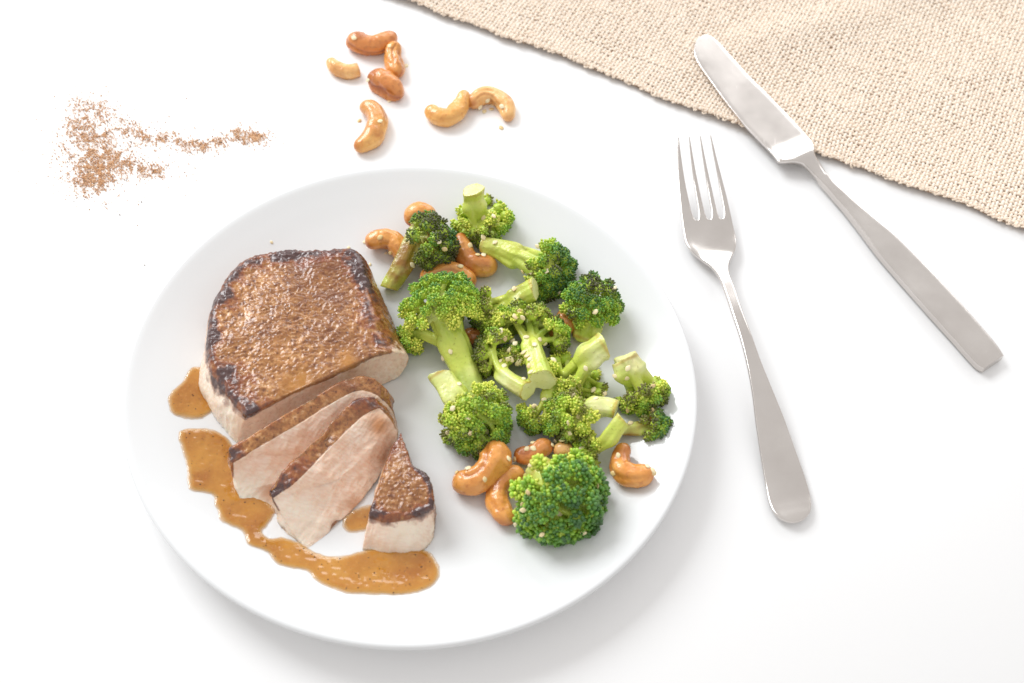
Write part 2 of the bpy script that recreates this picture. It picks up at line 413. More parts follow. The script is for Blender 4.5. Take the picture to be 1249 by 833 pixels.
# loose fuzz along the hem
Vs, Qs, cnt = [], [], 0
for i in range(420):
    u0 = rng.uniform(-1, LEN+1); v0 = rng.uniform(-.05, .8); m = 5
    d = rng.normal(0, .12, (2,)); tt = np.linspace(0, 1, m)
    uu = u0+d[0]*tt+rng.normal(0, .03)*tt**2; vv = v0+(d[1]-.10)*tt
    P = nap_world(uu, vv, .15+.10*rng.uniform(.2, 1)*tt)
    v, f = sweep(P, np.full(m, .008), n=3); Vs.append(v); Qs.append([f[0]+cnt, f[1]+cnt]); cnt += len(v)
part('loose_fibres', nap, np.concatenate(Vs), [np.concatenate([q[0] for q in Qs]), np.concatenate([q[1] for q in Qs])], M['warp'])['kind'] = 'stuff'

# ------------------------------------------------------------------ meat
def loft(rings, nper, tight, ncap, crown, sear, charv, nside, bump, seed, name, base, label, capsear=(0, 1), juice=None, capchar=1.0, fat=None):
    """solid through three matching outlines (bottom / middle / top or back / middle / front).
    sear, charv: cooked skin along the side, one value per outline point; capsear: skin on the first and last cap"""
    R = [spline(UU(r), nper, True, tight) for r in rings]
    N = len(R[0]); sv = spline(np.array(sear, float)[:, None], nper, True)[:, 0]; cv = spline(np.array(charv, float)[:, None], nper, True)[:, 0]
    rows, cr, chv, cap, hh = [], [], [], [], []
    cb, ct = R[0].mean(0), R[-1].mean(0)
    up = nrm(ct-cb)
    for k in range(1, ncap[0]+1):                 # first cap, centre outwards
        s = k/ncap[0]; s2 = s*.965 if k == ncap[0] else s*.965
        rows.append(cb+(R[0]-cb)*s2); cr.append(np.maximum(capsear[0], sv*sst(.6, .9, s))); chv.append(0*cv); cap.append(0); hh.append(0)
    ts = np.linspace(0.02, .98, nside)
    for t_ in ts:
        w = np.array([2*(t_-.5)*(t_-1), 4*t_*(1-t_), 2*t_*(t_-.5)])
        row = sum(wi*Ri for wi, Ri in zip(w, R))
        rows.append(row); cap.append(.5); hh.append(t_)
        top = sst(.80, .97, t_)*capsear[1]; bot = sst(.2, .03, t_)*capsear[0]
        cr.append(np.clip(np.maximum(sv, np.maximum(top, bot)), 0, 1)); chv.append(cv*sst(.62, .97, t_)*capsear[1]+cv*(1-capsear[1])*np.where(sv > .5, 1, 0))
    for k in range(ncap[1], 0, -1):
        s = k/ncap[1]*.972; row = ct+(R[-1]-ct)*s
        row = row+up*crown*(1-s**2.2)+up*.0
        rows.append(row); cap.append(1); hh.append(1); cr.append(np.full(N, capsear[1])+0*sv)
        wd = .115*(1+.7*fbm(R[-1]*.9, seed+70, 2)); chv.append(cv*(.95*np.exp(-((1-s)/wd)**1.5)+.40*np.exp(-((1-s)/.26)**2))*capchar*capsear[1])
    V = np.concatenate(rows); cr = np.concatenate(cr); chv = np.concatenate(chv); nr = len(rows)
    V = np.concatenate([V, [cb], [ct+up*crown]]); cr = np.append(cr, [capsear[0], capsear[1]]); chv = np.append(chv, [0, 0])
    Q = grid_quads(nr, N)[:, ::-1]; k = np.arange(N); k2 = (k+1) % N
    Ta = np.stack([k, k2, np.full(N, nr*N)], -1); o = (nr-1)*N; Tb = np.stack([o+k2, o+k, np.full(N, nr*N+1)], -1)
    # outline points run clockwise or anticlockwise: make the faces look outwards
    nq = np.cross(V[Q[:, 1]]-V[Q[:, 0]], V[Q[:, 2]]-V[Q[:, 0]]); cen = V.mean(0)
    if ((V[Q[:, 0]]-cen)*nq).sum() < 0: Q = Q[:, ::-1]; Ta = Ta[:, ::-1]; Tb = Tb[:, ::-1]
    # vertex normals, then relief: fine blisters on the crust, soft fibres on the cut flesh
    VN = np.zeros_like(V)
    fn = np.cross(V[Q[:, 2]]-V[Q[:, 0]], V[Q[:, 3]]-V[Q[:, 1]])
    for c in range(4): np.add.at(VN, Q[:, c], fn)
    VN = nrm(VN)
    big = fbm(V*.62, seed, 3)*.15+(.10*fbm(V*1.5, seed+2, 2) if capsear[1] == 0 else 0); mid = fbm(V*1.8, seed+5, 3)*.035
    W3 = V+.12*np.stack([vn(V*2.5+k*7, seed+40+k) for k in range(3)], -1)
    bl = .5*(1-np.abs(vn(W3*np.array([3.6, 5.6, 4.2]), seed+9)))+.4*(.5+.5*vn(W3*np.array([6.5, 8.6, 7]), seed+13))+.2*vn(V*10.5, seed+14)-.15
    q1 = V@nrm([.75, -.6, .1]); q2 = V@nrm([.4, .5, .75]); q3 = V@nrm([.5, .5, -.7]); FV = np.stack([q1*3.4, q2*.8, q3*1.6], -1); fl = 1.3*(.6-np.abs(fbm(FV, seed+21, 4)))+.5*fbm(V*1.4, seed+24, 3)
    chn = np.clip(chv*(.78+.62*sst(-.35, .45, fbm(V*1.25+3, seed+60, 3))), 0, 1)
    ju = np.zeros(len(V)) if juice is None else np.clip(juice(V), 0, 1)
    d = big+mid+cr*(bump*(1-.9*ju*(1 if capsear[1] else 0))*(bl-.35)+chn*(.05+.08*np.abs(vn(V*4.2, seed+31))))+(1-cr)*.075*fl
    V = V+VN*d[:, None]
    V[:, 2] = np.maximum(V[:, 2], zplate(V[:, 0], V[:, 1])+.01)
    fa = np.zeros(len(V)) if fat is None else np.clip(fat(V)*(1+.8*fbm(V*1.1, seed+81, 3)), 0, 1)
    fc = cr[Q].mean(1); root = empty(name, base)
    for nm, msk, tri in (('flesh', fc <= .5, 0), ('seared_crust', fc > .5, 1)):
        q = Q[msk]; fs = [q]
        if tri == (1 if capsear[1] > .5 else 0): fs.append(Tb)
        if tri == (1 if capsear[0] > .5 else 0): fs.append(Ta)
        used = np.unique(np.concatenate([f.ravel() for f in fs])); mp_ = -np.ones(len(V), int); mp_[used] = np.arange(len(used))
        part(nm, root, V[used], [mp_[f] for f in fs], M['pork'], attrs={'crust': cr[used], 'char': chn[used], 'juice': ju[used], 'fat': fa[used]})
    tag(root, label, 'meat', 'cut pieces of the pork chop')
    return root
def at_px(V, px, py, rad):
    d = V-_C; dz = d@_fw; x = 624.5+FPX*(d@_rt)/dz; y = 416.5-FPX*(d@_up)/dz
    return np.exp(-(((x-px)**2+(y-py)**2)/rad**2))

def Z(l, z): return [(x, y, z) for x, y in l]
top = Z([(300, 318), (335, 308), (390, 306), (432, 309), (444, 340), (453, 385), (467, 429), (422, 449), (360, 478), (302, 505), (283, 480), (263, 450), (256, 425), (257, 398), (272, 355)], 3.15)
mid = Z([(290, 332), (335, 318), (395, 316), (441, 320), (460, 352), (480, 396), (499, 436), (432, 462), (362, 495), (294, 522), (266, 498), (249, 468), (245, 446), (249, 420), (262, 380)], 1.8)
bot = Z([(305, 355), (340, 340), (395, 340), (442, 345), (460, 370), (474, 406), (480, 464), (438, 483), (367, 513), (289, 541), (264, 512), (246, 478), (244, 458), (252, 435), (268, 400)], .74)
sear = [.8, 1, 1, 1, 1, .95, .35, 0, 0, .1, .2, .2, .3, .4, .6]
charv = [.95, .9, .7, .95, .75, .6, .3, .0, .0, .85, .95, .95, .95, .95, 1.0]
loft([bot, mid, top], 40, [6, 9], (4, 120), .12, sear, charv, 40, .085, 11, 'pork_chop', U(370, 440, .7),
     'thick uncut end of the pork chop with a broad seared brown top', (0, 1), lambda V: .6*at_px(V, 352, 472, 15)+.8*at_px(V, 372, 461, 14)+.8*at_px(V, 424, 441, 13), 1.0, lambda V: at_px(V, 258, 480, 42)+.7*at_px(V, 285, 525, 20))

bk = [(281, 548, 2.5), (305, 532, 2.9), (362, 497, 3.0), (425, 462, 3.0), (455, 461, 2.9), (474, 478, 2.2), (479, 492, 1.2), (440, 505, .75), (390, 535, .75), (330, 572, .75), (295, 585, .8), (280, 568, 1.6)]
fr = [(284, 564, 2.3), (312, 547, 2.7), (370, 513, 2.8), (432, 477, 2.8), (462, 483, 2.6), (479, 500, 1.8), (479, 520, .8), (440, 555, .75), (400, 595, .75), (345, 627, .75), (303, 621, .8), (287, 592, 1.4)]
md = [tuple((np.array(a)+np.array(b))/2) for a, b in zip(bk, fr)]
loft([bk, md, fr], 34, [0, 4], (8, 44), .03, [1, 1, 1, 1, 1, .9, .6, .6, .6, .5, .15, .35], [.95, .2, .04, .04, .1, .4, .2, 0, 0, 0, 0, .5], 16, .06, 23, 'pork_slice', U(380, 545, .7),
     'seared pork slice leaning directly against the uncut chop', (0, 0), lambda V: .75*at_px(V, 330, 600, 14)*(V[:, 2] < 1.2), 1.0, lambda V: at_px(V, 298, 598, 26))
bk = [(328, 597, 2.6), (350, 570, 2.9), (387, 533, 2.95), (429, 491, 3.0), (455, 484, 2.9), (472, 498, 2.3), (480, 520, 1.5), (440, 565, .75), (400, 605, .75), (352, 645, .75), (338, 635, .9), (330, 610, 1.8)]
fr = [(332, 609, 2.45), (362, 586, 2.75), (402, 546, 2.8), (441, 508, 2.8), (463, 497, 2.7), (481, 522, 2.1), (482, 550, 1.3), (455, 592, .85), (420, 632, .75), (380, 668, .75), (366, 662, .9), (346, 633, 1.7)]
md = [tuple((np.array(a)+np.array(b))/2) for a, b in zip(bk, fr)]
loft([bk, md, fr], 34, [0, 4], (8, 50), .05, [1, 1, 1, 1, 1, .6, .55, .6, .65, .55, .2, .3], [.95, .5, .08, .2, .9, .35, .2, 0, 0, 0, 0, .4], 16, .06, 37, 'pork_slice', U(410, 590, .7),
     'pork slice in front with its wide pale cut face turned up', (0, 0), lambda V: np.clip(.9*at_px(V, 462, 520, 16)+.6*at_px(V, 432, 615, 12)+.5*at_px(V, 470, 560, 10), 0, 1), 1.0, lambda V: at_px(V, 362, 640, 34)+.8*at_px(V, 472, 500, 10))
tp = [(489, 529, 2.5), (495, 548, 2.6), (501, 568, 2.7), (517, 580, 2.75), (526, 598, 2.7), (527, 618, 2.5), (500, 628, 2.35), (472, 630, 2.3), (452, 627, 2.3), (461, 598, 2.5), (472, 565, 2.55), (482, 540, 2.5)]
mi = [(489, 540, 1.7), (499, 560, 1.7), (506, 580, 1.7), (521, 592, 1.7), (530, 612, 1.7), (531, 634, 1.6), (506, 652, 1.5), (475, 655, 1.5), (447, 648, 1.5), (455, 612, 1.6), (467, 576, 1.7), (480, 550, 1.7)]
bo = [(487, 562, .75), (500, 575, .75), (512, 592, .75), (525, 608, .75), (531, 632, .75), (529, 656, .75), (514, 673, .75), (480, 675, .75), (443, 671, .75), (452, 632, .75), (464, 596, .75), (478, 570, .75)]
loft([bo, mi, tp], 34, [0, 5, 8], (4, 60), .10, [.8, .8, .8, .9, .9, .5, .05, 0, .1, .4, .5, .6], [.5, .2, .5, 1, 1, .9, .6, .8, .75, .1, .1, .4], 16, .10, 51, 'pork_end_piece', U(488, 640, .7),
     'small wedge-shaped pork end piece with charred pointed top', (0, 1), None, 1.1, lambda V: .7*at_px(V, 490, 660, 40))

# ------------------------------------------------------------------ sauce
def sdf_poly(P, poly):
    a = poly; b = np.roll(poly, -1, 0); best = np.full(len(P), 1e9); ins = np.zeros(len(P), bool)
    for p0, p1 in zip(a, b):
        e = p1-p0; w = P-p0; t = np.clip((w@e)/max(e@e, 1e-9), 0, 1); best = np.minimum(best, ((w-t[:, None]*e)**2).sum(1))
        c = ((p0[1] <= P[:, 1]) != (p1[1] <= P[:, 1])) & (P[:, 0] < (p1[0]-p0[0])*(P[:, 1]-p0[1])/(p1[1]-p0[1]+1e-12)+p0[0]); ins ^= c
    return np.where(ins, 1, -1)*np.sqrt(best)
def puddle(px, label, H=.09, wid=.36, seed=1, step=.05, specks=40, thin=.0):
    w = spline(UU([(x, y, .95) for x, y in px])[:, :2], 8, True)
    for _ in range(2):   # settle on the plate's real height
        zz = zplate(w[:, 0], w[:, 1]).mean()
    lo, hi = w.min(0)-.2, w.max(0)+.2
    nx, ny = int((hi[0]-lo[0])/step)+1, int((hi[1]-lo[1])/step)+1
    X, Y = np.meshgrid(lo[0]+np.arange(nx)*step, lo[1]+np.arange(ny)*step, indexing='ij'); P = np.stack([X.ravel(), Y.ravel()], -1)
    sd = sdf_poly(P, w)+.09*fbm(np.stack([P[:, 0]*1.6, P[:, 1]*1.6, P[:, 0]*0+seed], -1), seed, 3)+.03*fbm(np.stack([P[:, 0]*5, P[:, 1]*5, P[:, 0]*0+seed], -1), seed+1, 2)
    s = np.clip(sd/wid, 0, 1); h = H*np.sqrt(np.maximum(1-(1-s)**2, 0))
    h = h*(1+.35*fbm(np.stack([P[:, 0]*.9, P[:, 1]*.9, P[:, 0]*0], -1), seed+3, 2)) + s*.012*vn(np.stack([P[:, 0]*6, P[:, 1]*6, P[:, 0]*0], -1), seed)
    h = np.where(sd < 0, np.maximum(-.04, sd*1.0), h)
    V = np.concatenate([P, (zplate(P[:, 0], P[:, 1])+.002+h)[:, None]], 1)
    Q = grid_quads(nx, ny, False); Q = Q[(sd[Q] > -.09).any(1)]
    used = np.unique(Q); mp_ = -np.ones(len(V), int); mp_[used] = np.arange(len(used))
    th = np.clip(np.clip(1-sd/.26, 0, 1)*.95+thin+.35*np.clip(fbm(np.stack([P[:, 0]*1.3, P[:, 1]*1.3, P[:, 0]*0+2], -1), seed+8, 3)-.25, 0, 1), 0, 1)
    base = (*w.mean(0), .7); root = empty('gravy_puddle', base)
    part('gravy', root, V[used], [mp_[Q][:, ::-1]], M['sauce'], attrs={'thin': th[used]})
    g = np.random.default_rng(seed); ok = np.where(sd > .12)[0]
    if specks:
        idx = g.choice(ok, specks); C = V[idx]+g.normal(0, .005, (specks, 3)); r = .012+.028*g.random(specks)**3
        v, f = blobs(ICO0, C, r, g.normal(0, 1, (specks, 3)), g.uniform(.5, 1.3, specks)); part('pepper_specks', root, v, [f], M['pepper'], smooth=False)['kind'] = 'stuff'
    tag(root, label, 'sauce', 'gravy on the plate'); return root
puddle([(233, 452), (247, 450), (256, 470), (262, 492), (250, 508), (232, 513), (215, 511), (207, 496), (212, 481), (224, 468)], 'small separate gravy blob beside the left side of the uncut chop', seed=3, specks=26)
puddle([(221, 531), (245, 523), (262, 524), (277, 532), (290, 550), (300, 580), (315, 600), (335, 620), (328, 640), (321, 650), (330, 657), (345, 654), (362, 660), (385, 672), (410, 678), (441, 670), (480, 660), (517, 668), (534, 685), (537, 703), (525, 718), (490, 728), (440, 728), (405, 723), (386, 712), (372, 698), (340, 692), (325, 676), (303, 668), (296, 652), (273, 640), (263, 622), (260, 607), (233, 602), (230, 580), (225, 558)],
       'long brown gravy trail curving around the lower edge of the pork pieces', H=.10, wid=.5, seed=9, specks=190)
puddle([(418, 640), (418, 630), (430, 618), (450, 612), (462, 618), (452, 640), (438, 646), (425, 647)], 'little gravy patch between the front slice and the wedge', H=.06, seed=5, specks=8, thin=.1)

# ------------------------------------------------------------------ broccoli
DK, MD, LT, YL = s2l(60, 100, 50), s2l(102, 152, 58), s2l(168, 204, 62), s2l(226, 230, 100)
CHR = s2l(80, 68, 48)
STG, STY, STW = s2l(170, 196, 74), s2l(220, 226, 108), s2l(240, 238, 190)
def fuse(tubes, vox=.048):
    """grow overlapping tubes together into one smooth branching body"""
    Vs, Q, Tt, c = [], [], [], 0
    for v, f in tubes:
        Vs.append(v); Q.append(f[0]+c); Tt.append(f[1]+c); c += len(v)
    me = make_mesh('tmp', np.concatenate(Vs), [np.concatenate(Q), np.concatenate(Tt)], M['stem'])
    o = bpy.data.objects.new('tmp', me); COL.objects.link(o)
    m = o.modifiers.new('r', 'REMESH'); m.mode = 'VOXEL'; m.voxel_size = vox*CM
    m = o.modifiers.new('s', 'SMOOTH'); m.factor = .5; m.iterations = 3
    dg = bpy.context.evaluated_depsgraph_get(); ev = o.evaluated_get(dg); mm = ev.to_mesh()
    V = np.empty(len(mm.vertices)*3, np.float32); mm.vertices.foreach_get('co', V); mm.calc_loop_triangles()
    T = np.empty(len(mm.loop_triangles)*3, np.int32); mm.loop_triangles.foreach_get('vertices', T)
    ev.to_mesh_clear(); bpy.data.objects.remove(o); bpy.data.meshes.remove(me)
    return V.reshape(-1, 3).astype(float)/CM, T.reshape(-1, 3)
def floret(label, stalks, crowns, seed, tone=.35, char=.1, pale=1.0, schar=None):
    schar = char if schar is None else schar
    g = np.random.default_rng(seed)
    allp = np.concatenate([UU(s) for s in stalks]); b = allp.mean(0); b[2] = .7
    root = empty('broccoli_floret', b)
    tubes, cuts = [], []
    for si, s in enumerate(stalks):
        C = np.array([[*U(*p[:3]), p[3]*cpp(U(*p[:3]))/2] for p in s])
        ax = nrm(C[-1, :3]-C[-2, :3]); C = np.concatenate([C, [[*(C[-1, :3]+ax*C[-1, 3]*.9), C[-1, 3]*.45]]])
        Q = spline(C, 12); P, r = Q[:, :3], Q[:, 3]; ph = g.uniform(0, 6)
        # the knife cut is slightly slanted
        def mod(t, a): return 1+(.05+.10*t)*np.sin(3*a+ph+t*1.2)+(.04+.07*t)*np.sin(5*a+ph*2-t)+.03*np.sin(11*a+t*4)
        V, F = sweep(P, r, r*.88, 24, mod)
        tl_ = nrm(g.normal(0, 1, 3)); T0 = nrm(P[1]-P[0]); dd = (V-P[0])@T0; V = V+T0*(((V-P[0])@tl_)*.35*np.exp(-(dd/.25)**2))[:, None]
        tubes.append((V, F)); cuts.append((P[0], T0, r[0], nrm(T0-tl_*.35+T0*(T0@tl_)*.35)))
    for ci, cw in enumerate(crowns):
        c = U(*cw['c']); sc = cpp(c); R = cw['R']*sc; d = nrm(np.array(cw['d'], float)); n = int(cw['n']*1.45); thm = math.radians(cw.get('th', 100))
        J = U(*stalks[cw.get('s', min(ci, len(stalks)-1))][-1][:3]); sJ = stalks[cw.get('s', min(ci, len(stalks)-1))]
        rJ = sJ[-1][3]*cpp(J)/2; J0 = U(*sJ[-2][:3]); ax = nrm(J-J0)
        x = nrm(np.cross(d, (0.31, .2, .93))); y = np.cross(d, x)
        zs = 1-(np.arange(n)+.5)/n*(1-math.cos(thm)); az = np.arange(n)*2.39996+g.uniform(0, 6)
        D = zs[:, None]*d+np.sqrt(1-zs**2)[:, None]*(np.cos(az)[:, None]*x+np.sin(az)[:, None]*y)
        rc0 = R*math.sqrt(2*(1-math.cos(thm))/n)*.74
        # a few thick limbs leave the stalk, each forks into thinner branches
        nm = max(3, min(7, n//5)); zm_ = 1-(np.arange(nm)+.5)/nm*(1-math.cos(thm))*.9; am = np.arange(nm)*2.39996+g.uniform(0, 6)
        DM = zm_[:, None]*d+np.sqrt(1-zm_**2)[:, None]*(np.cos(am)[:, None]*x+np.sin(am)[:, None]*y)
        nodes = []
        for k in range(nm):
            dm = nrm(DM[k]+g.normal(0, .1, 3)); tgt = c+dm*R*.42; lat = dm-ax*np.dot(dm, ax)
            base = J-ax*rJ*1.0+lat*rJ*.34; L = np.linalg.norm(tgt-base); p1 = base+ax*L*.5+lat*rJ*.25
            tt = np.linspace(0, 1, 10)[:, None]; Pb = (1-tt)**2*base+2*tt*(1-tt)*p1+tt**2*tgt
            Pb[:, 2] = np.maximum(Pb[:, 2], zplate(Pb[:, 0], Pb[:, 1])+.12)
            rb = np.linspace(rJ*.46, max(rJ*.30, .14), 10); ph = g.uniform(0, 6)
            Vb, Fb = sweep(Pb, rb, None, 14, lambda t, a: 1+.09*np.sin(3*a+ph)+.04*np.sin(7*a+t*5))
            tubes.append((Vb, Fb)); nodes.append((dm, Pb[-1], rb[-1], nrm(Pb[-1]-Pb[-3])))
        for i in range(n):
            di = nrm(D[i]+g.normal(0, .08, 3)); rc = rc0*g.uniform(.82, 1.18)
            cc = c+di*(R-rc*.8)*g.uniform(.88, 1.05)
            cc[2] = max(cc[2], zplate(cc[0], cc[1])+rc*.55)
            out = nrm(cc-J+ax*.15*R); out = nrm(out*.55+di*.45)
            k = int(np.argmax([np.dot(di, q[0]) for q in nodes])); dm, npt, nrad, nax = nodes[k]
            base = npt-nax*nrad*1.2; L = np.linalg.norm(cc-base); p1 = base+nax*L*.4; p2 = cc-out*rc*.5; tt = np.linspace(0, 1, 8)[:, None]
            Pb = (1-tt)**2*base+2*tt*(1-tt)*p1+tt**2*p2
            Pb[:, 2] = np.maximum(Pb[:, 2], zplate(Pb[:, 0], Pb[:, 1])+.08)
            rb = np.linspace(nrad*.55, max(rc*.38, .08), 8); ph = g.uniform(0, 6)
            Vb, Fb = sweep(Pb, rb, None, 9, lambda t, a: 1+.08*np.sin(3*a+ph))
            tubes.append((Vb, Fb))
            edge_ = 1-(np.dot(di, d)-math.cos(thm))/(1-math.cos(thm))
            # bud cluster: soft core, twigs and many small buds
            vb, fb = ICO1; core = vb*rc*.78; core = core+core*(.12*vn(vb*2.3+i, seed))[:, None]
            core = core-out*rc*.10+cc
            nb = int(2.3*(rc/(.098 if seed == 114 else .07))**2)
            kz = 1-(np.arange(nb)+.5)/nb*1.32; ka = np.arange(nb)*2.39996
            ox = nrm(np.cross(out, (.2, .3, .9))); oy = np.cross(out, ox)
            BD = kz[:, None]*out+np.sqrt(np.maximum(1-kz**2, 0))[:, None]*(np.cos(ka)[:, None]*ox+np.sin(ka)[:, None]*oy)
            BD = nrm(BD+g.normal(0, .10, BD.shape))
            rr = rc*(.93+.12*vn(BD*2.1+i*3, seed)+g.normal(0, .085, nb))
            BP = cc+BD*rr[:, None]; BP[:, 2] = np.maximum(BP[:, 2], zplate(BP[:, 0], BP[:, 1])+.05)
            br_ = (.088 if seed == 114 else .056)*g.uniform(.65, 1.3, nb)
            UB = ICO1 if seed == 114 else ICO0
            v, f = blobs(UB, BP, br_, BD, g.uniform(1.1, 1.75, nb))
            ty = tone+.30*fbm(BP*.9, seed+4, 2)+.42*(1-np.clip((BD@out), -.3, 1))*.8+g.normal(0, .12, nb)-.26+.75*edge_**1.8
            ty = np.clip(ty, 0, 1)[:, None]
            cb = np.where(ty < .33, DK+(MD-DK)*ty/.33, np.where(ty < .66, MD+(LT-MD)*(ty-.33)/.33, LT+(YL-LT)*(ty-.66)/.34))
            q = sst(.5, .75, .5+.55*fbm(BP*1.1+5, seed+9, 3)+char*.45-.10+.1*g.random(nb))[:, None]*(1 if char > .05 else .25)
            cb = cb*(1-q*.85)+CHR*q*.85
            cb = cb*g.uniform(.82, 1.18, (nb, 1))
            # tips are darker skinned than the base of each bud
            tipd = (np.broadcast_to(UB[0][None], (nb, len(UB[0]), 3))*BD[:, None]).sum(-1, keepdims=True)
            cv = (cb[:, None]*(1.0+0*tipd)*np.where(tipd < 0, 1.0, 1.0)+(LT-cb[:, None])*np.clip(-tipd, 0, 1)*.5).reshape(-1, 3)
            # twigs
            Vt, Ft, nt = [], [], 0
            for w in range(0, nb, 4):
                e = BP[w]; s0 = cc-out*rc*.75+g.normal(0, .03, 3); t5 = np.linspace(0, 1, 4)[:, None]
                pp = s0+(e-s0)*t5+out*rc*.0; vv, ff = sweep(pp, np.linspace(.055, .035, 4), None, 5, None, (False, False)); Vt.append(vv); Ft.append(ff[0]+nt); nt += len(vv)
            Vt = np.concatenate(Vt); Ft = np.concatenate(Ft)
            allV = np.concatenate([v, core, Vt]); o1 = len(v); o2 = o1+len(core)
            cols = np.concatenate([cv, np.tile(LT*(.55+.2*tone)+YL*.25, (len(core), 1)), np.tile(LT*.45+YL*.5, (len(Vt), 1))])
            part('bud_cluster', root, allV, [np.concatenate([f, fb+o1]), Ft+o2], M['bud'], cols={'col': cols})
    V, T = fuse(tubes)
    V = V+.02*np.stack([fbm(V*3.0+k*9, seed, 3) for k in range(3)], -1)
    nz = .5+.5*fbm(V*1.2, seed+2, 3); mixv = np.clip(.1+.8*nz, 0, 1)[:, None]; col = STG*(1-mixv)+STY*mixv
    wh = sst(.45, .8, .5+.5*fbm(V*.7+11, seed+5, 2))[:, None]*.6*pale; col = col*(1-wh)+STW*wh
    sc = sst(.55, .8, .5+.5*fbm(V*.9+3, seed+7, 3)+schar*.25)[:, None]*min(1, schar*1.7); col = col*(1-sc)+s2l(150, 106, 42)*sc
    br = s2l(184, 138, 62); cutm = np.zeros(len(T), bool)
    FN = nrm(np.cross(V[T[:, 1]]-V[T[:, 0]], V[T[:, 2]]-V[T[:, 0]])); FC = V[T].mean(1)
    for (p0, t0, r0, nn) in cuts:
        dv = (V-p0)@t0; rim = (np.exp(-((dv-.03)/.09)**2)*(np.linalg.norm(V-p0, axis=1) < r0*1.5))[:, None]; bn = (.3+.6*(.5+.5*vn(V*2.5, seed+8)))[:, None]
        col = col*(1-rim*bn)+br*rim*bn
        m_ = ((FN@t0) < -.72) & (np.linalg.norm(FC-p0, axis=1) < r0*1.25); cutm |= m_
    ci_ = np.unique(T[cutm]) if cutm.any() else np.array([], int)
    def sub(mask, nm, par, cc):
        t_ = T[mask]; u_ = np.unique(t_); mp_ = -np.ones(len(V), int); mp_[u_] = np.arange(len(u_))
        return part(nm, par, V[u_], [mp_[t_]], M['stem'], cols={'col': cc[u_]})
    stm = sub(~cutm, 'stem', root, col)
    if cutm.any():
        cc2 = col.copy(); cc2[ci_] = STW*.75+STY*.25; rimv = np.intersect1d(np.unique(T[cutm]), np.unique(T[~cutm])); cc2[rimv] = STY*.4+br*.6
        sub(cutm, 'cut_end', stm, cc2)
    tag(root, label, 'broccoli', 'broccoli florets on the plate')
    return root
FL = []
FL.append(floret('broccoli floret standing on its head at the very top, cut stalk pointing up', [[(577, 231, 3.5, 27), (577, 242, 2.9, 25), (579, 254, 2.5, 30)]], [dict(c=(588, 266, 1.8), R=38, d=(.2, -.4, -.8), th=102, n=18)], 101, .42, .2))
FL.append(floret('scorched dark broccoli floret with long browned stalk next to the chop', [[(474, 352, 1.0, 22), (490, 325, 1.5, 25), (510, 285, 2.1, 26)]], [dict(c=(519, 298, 1.9), R=40, d=(.75, .15, .25), th=105, n=20)], 102, .12, .75))
FL.append(floret('broccoli floret lying sideways with stalk left and dark green head right', [[(588, 298, 1.8, 20), (610, 304, 1.8, 25), (630, 312, 1.8, 32)]], [dict(c=(664, 330, 1.75), R=40, d=(.85, -.3, .1), th=110, n=22)], 103, .28, .2))
FL.append(floret('broccoli floret with thick pale cut stalk raised above the sideways floret', [[(653, 352, 3.0, 28), (640, 359, 2.7, 26), (627, 368, 2.4, 28)]], [dict(c=(606, 382, 1.6), R=37, d=(-.7, -.25, -.4), th=98, n=14)], 104, .45, .3))
FL.append(floret('bright green broccoli floret with smooth long stalk beside the chop', [[(580, 488, 1.2, 32), (565, 445, 1.6, 35), (552, 415, 2.0, 40)], [(553, 425, 1.7, 18), (530, 413, 1.7, 15), (512, 406, 1.6, 14)]],
                 [dict(c=(541, 382, 2.2), R=52, d=(-.2, .66, .66), th=102, n=38), dict(c=(502, 412, 1.4), R=20, d=(-.8, -.2, -.3), th=110, n=8)], 105, .46, .0))
FL.append(floret('broccoli floret hanging below the smooth long stalk, behind the largest cashew', [[(536, 458, 2.3, 30), (545, 471, 2.2, 29), (556, 486, 2.1, 34)]], [dict(c=(580, 511, 1.75), R=47, d=(.45, -.75, .15), th=118, n=26)], 106, .5, .08))
FL.append(floret('split broccoli floret thickly sprinkled with sesame in the middle of the pile', [[(662, 464, 2.7, 34), (655, 442, 2.6, 27), (648, 422, 2.4, 25)], [(644, 477, 2.4, 26), (625, 466, 2.2, 22), (612, 456, 2.0, 20)]],
                 [dict(c=(638, 402, 1.8), R=40, d=(-.15, .75, .2), th=88, n=14, s=0), dict(c=(608, 434, 1.7), R=34, d=(-.8, .35, .0), th=90, n=11, s=1), dict(c=(628, 440, 1.5), R=24, d=(-.2, .6, .4), th=95, n=8, s=1), dict(c=(666, 410, 1.8), R=30, d=(.7, .5, .1), th=92, n=10, s=0)], 107, .58, .35, 1.5, .2))
FL.append(floret('upright broccoli floret with a round dark green head on the right', [[(712, 414, 1.0, 30), (715, 406, 1.2, 32), (718, 397, 1.5, 38)]], [dict(c=(722, 372, 2.2), R=38, d=(.05, .25, .95), th=112, n=24)], 108, .26, .1))
FL.append(floret('yellowish broccoli floret with pale fanning stalk below the upright round one', [[(737, 421, 3.0, 36), (727, 428, 2.8, 33), (716, 436, 2.6, 36)]], [dict(c=(704, 456, 1.7), R=42, d=(-.3, -.35, -.6), th=98, n=20)], 109, .72, .1, 1.5))
FL.append(floret('small broccoli floret pointing down under the sesame covered one', [[(677, 462, 2.1, 18), (671, 475, 1.9, 16), (667, 486, 1.8, 18)]], [dict(c=(656, 506, 1.4), R=26, d=(-.35, -.75, -.2), th=95, n=11)], 110, .58, .15, 1.4))
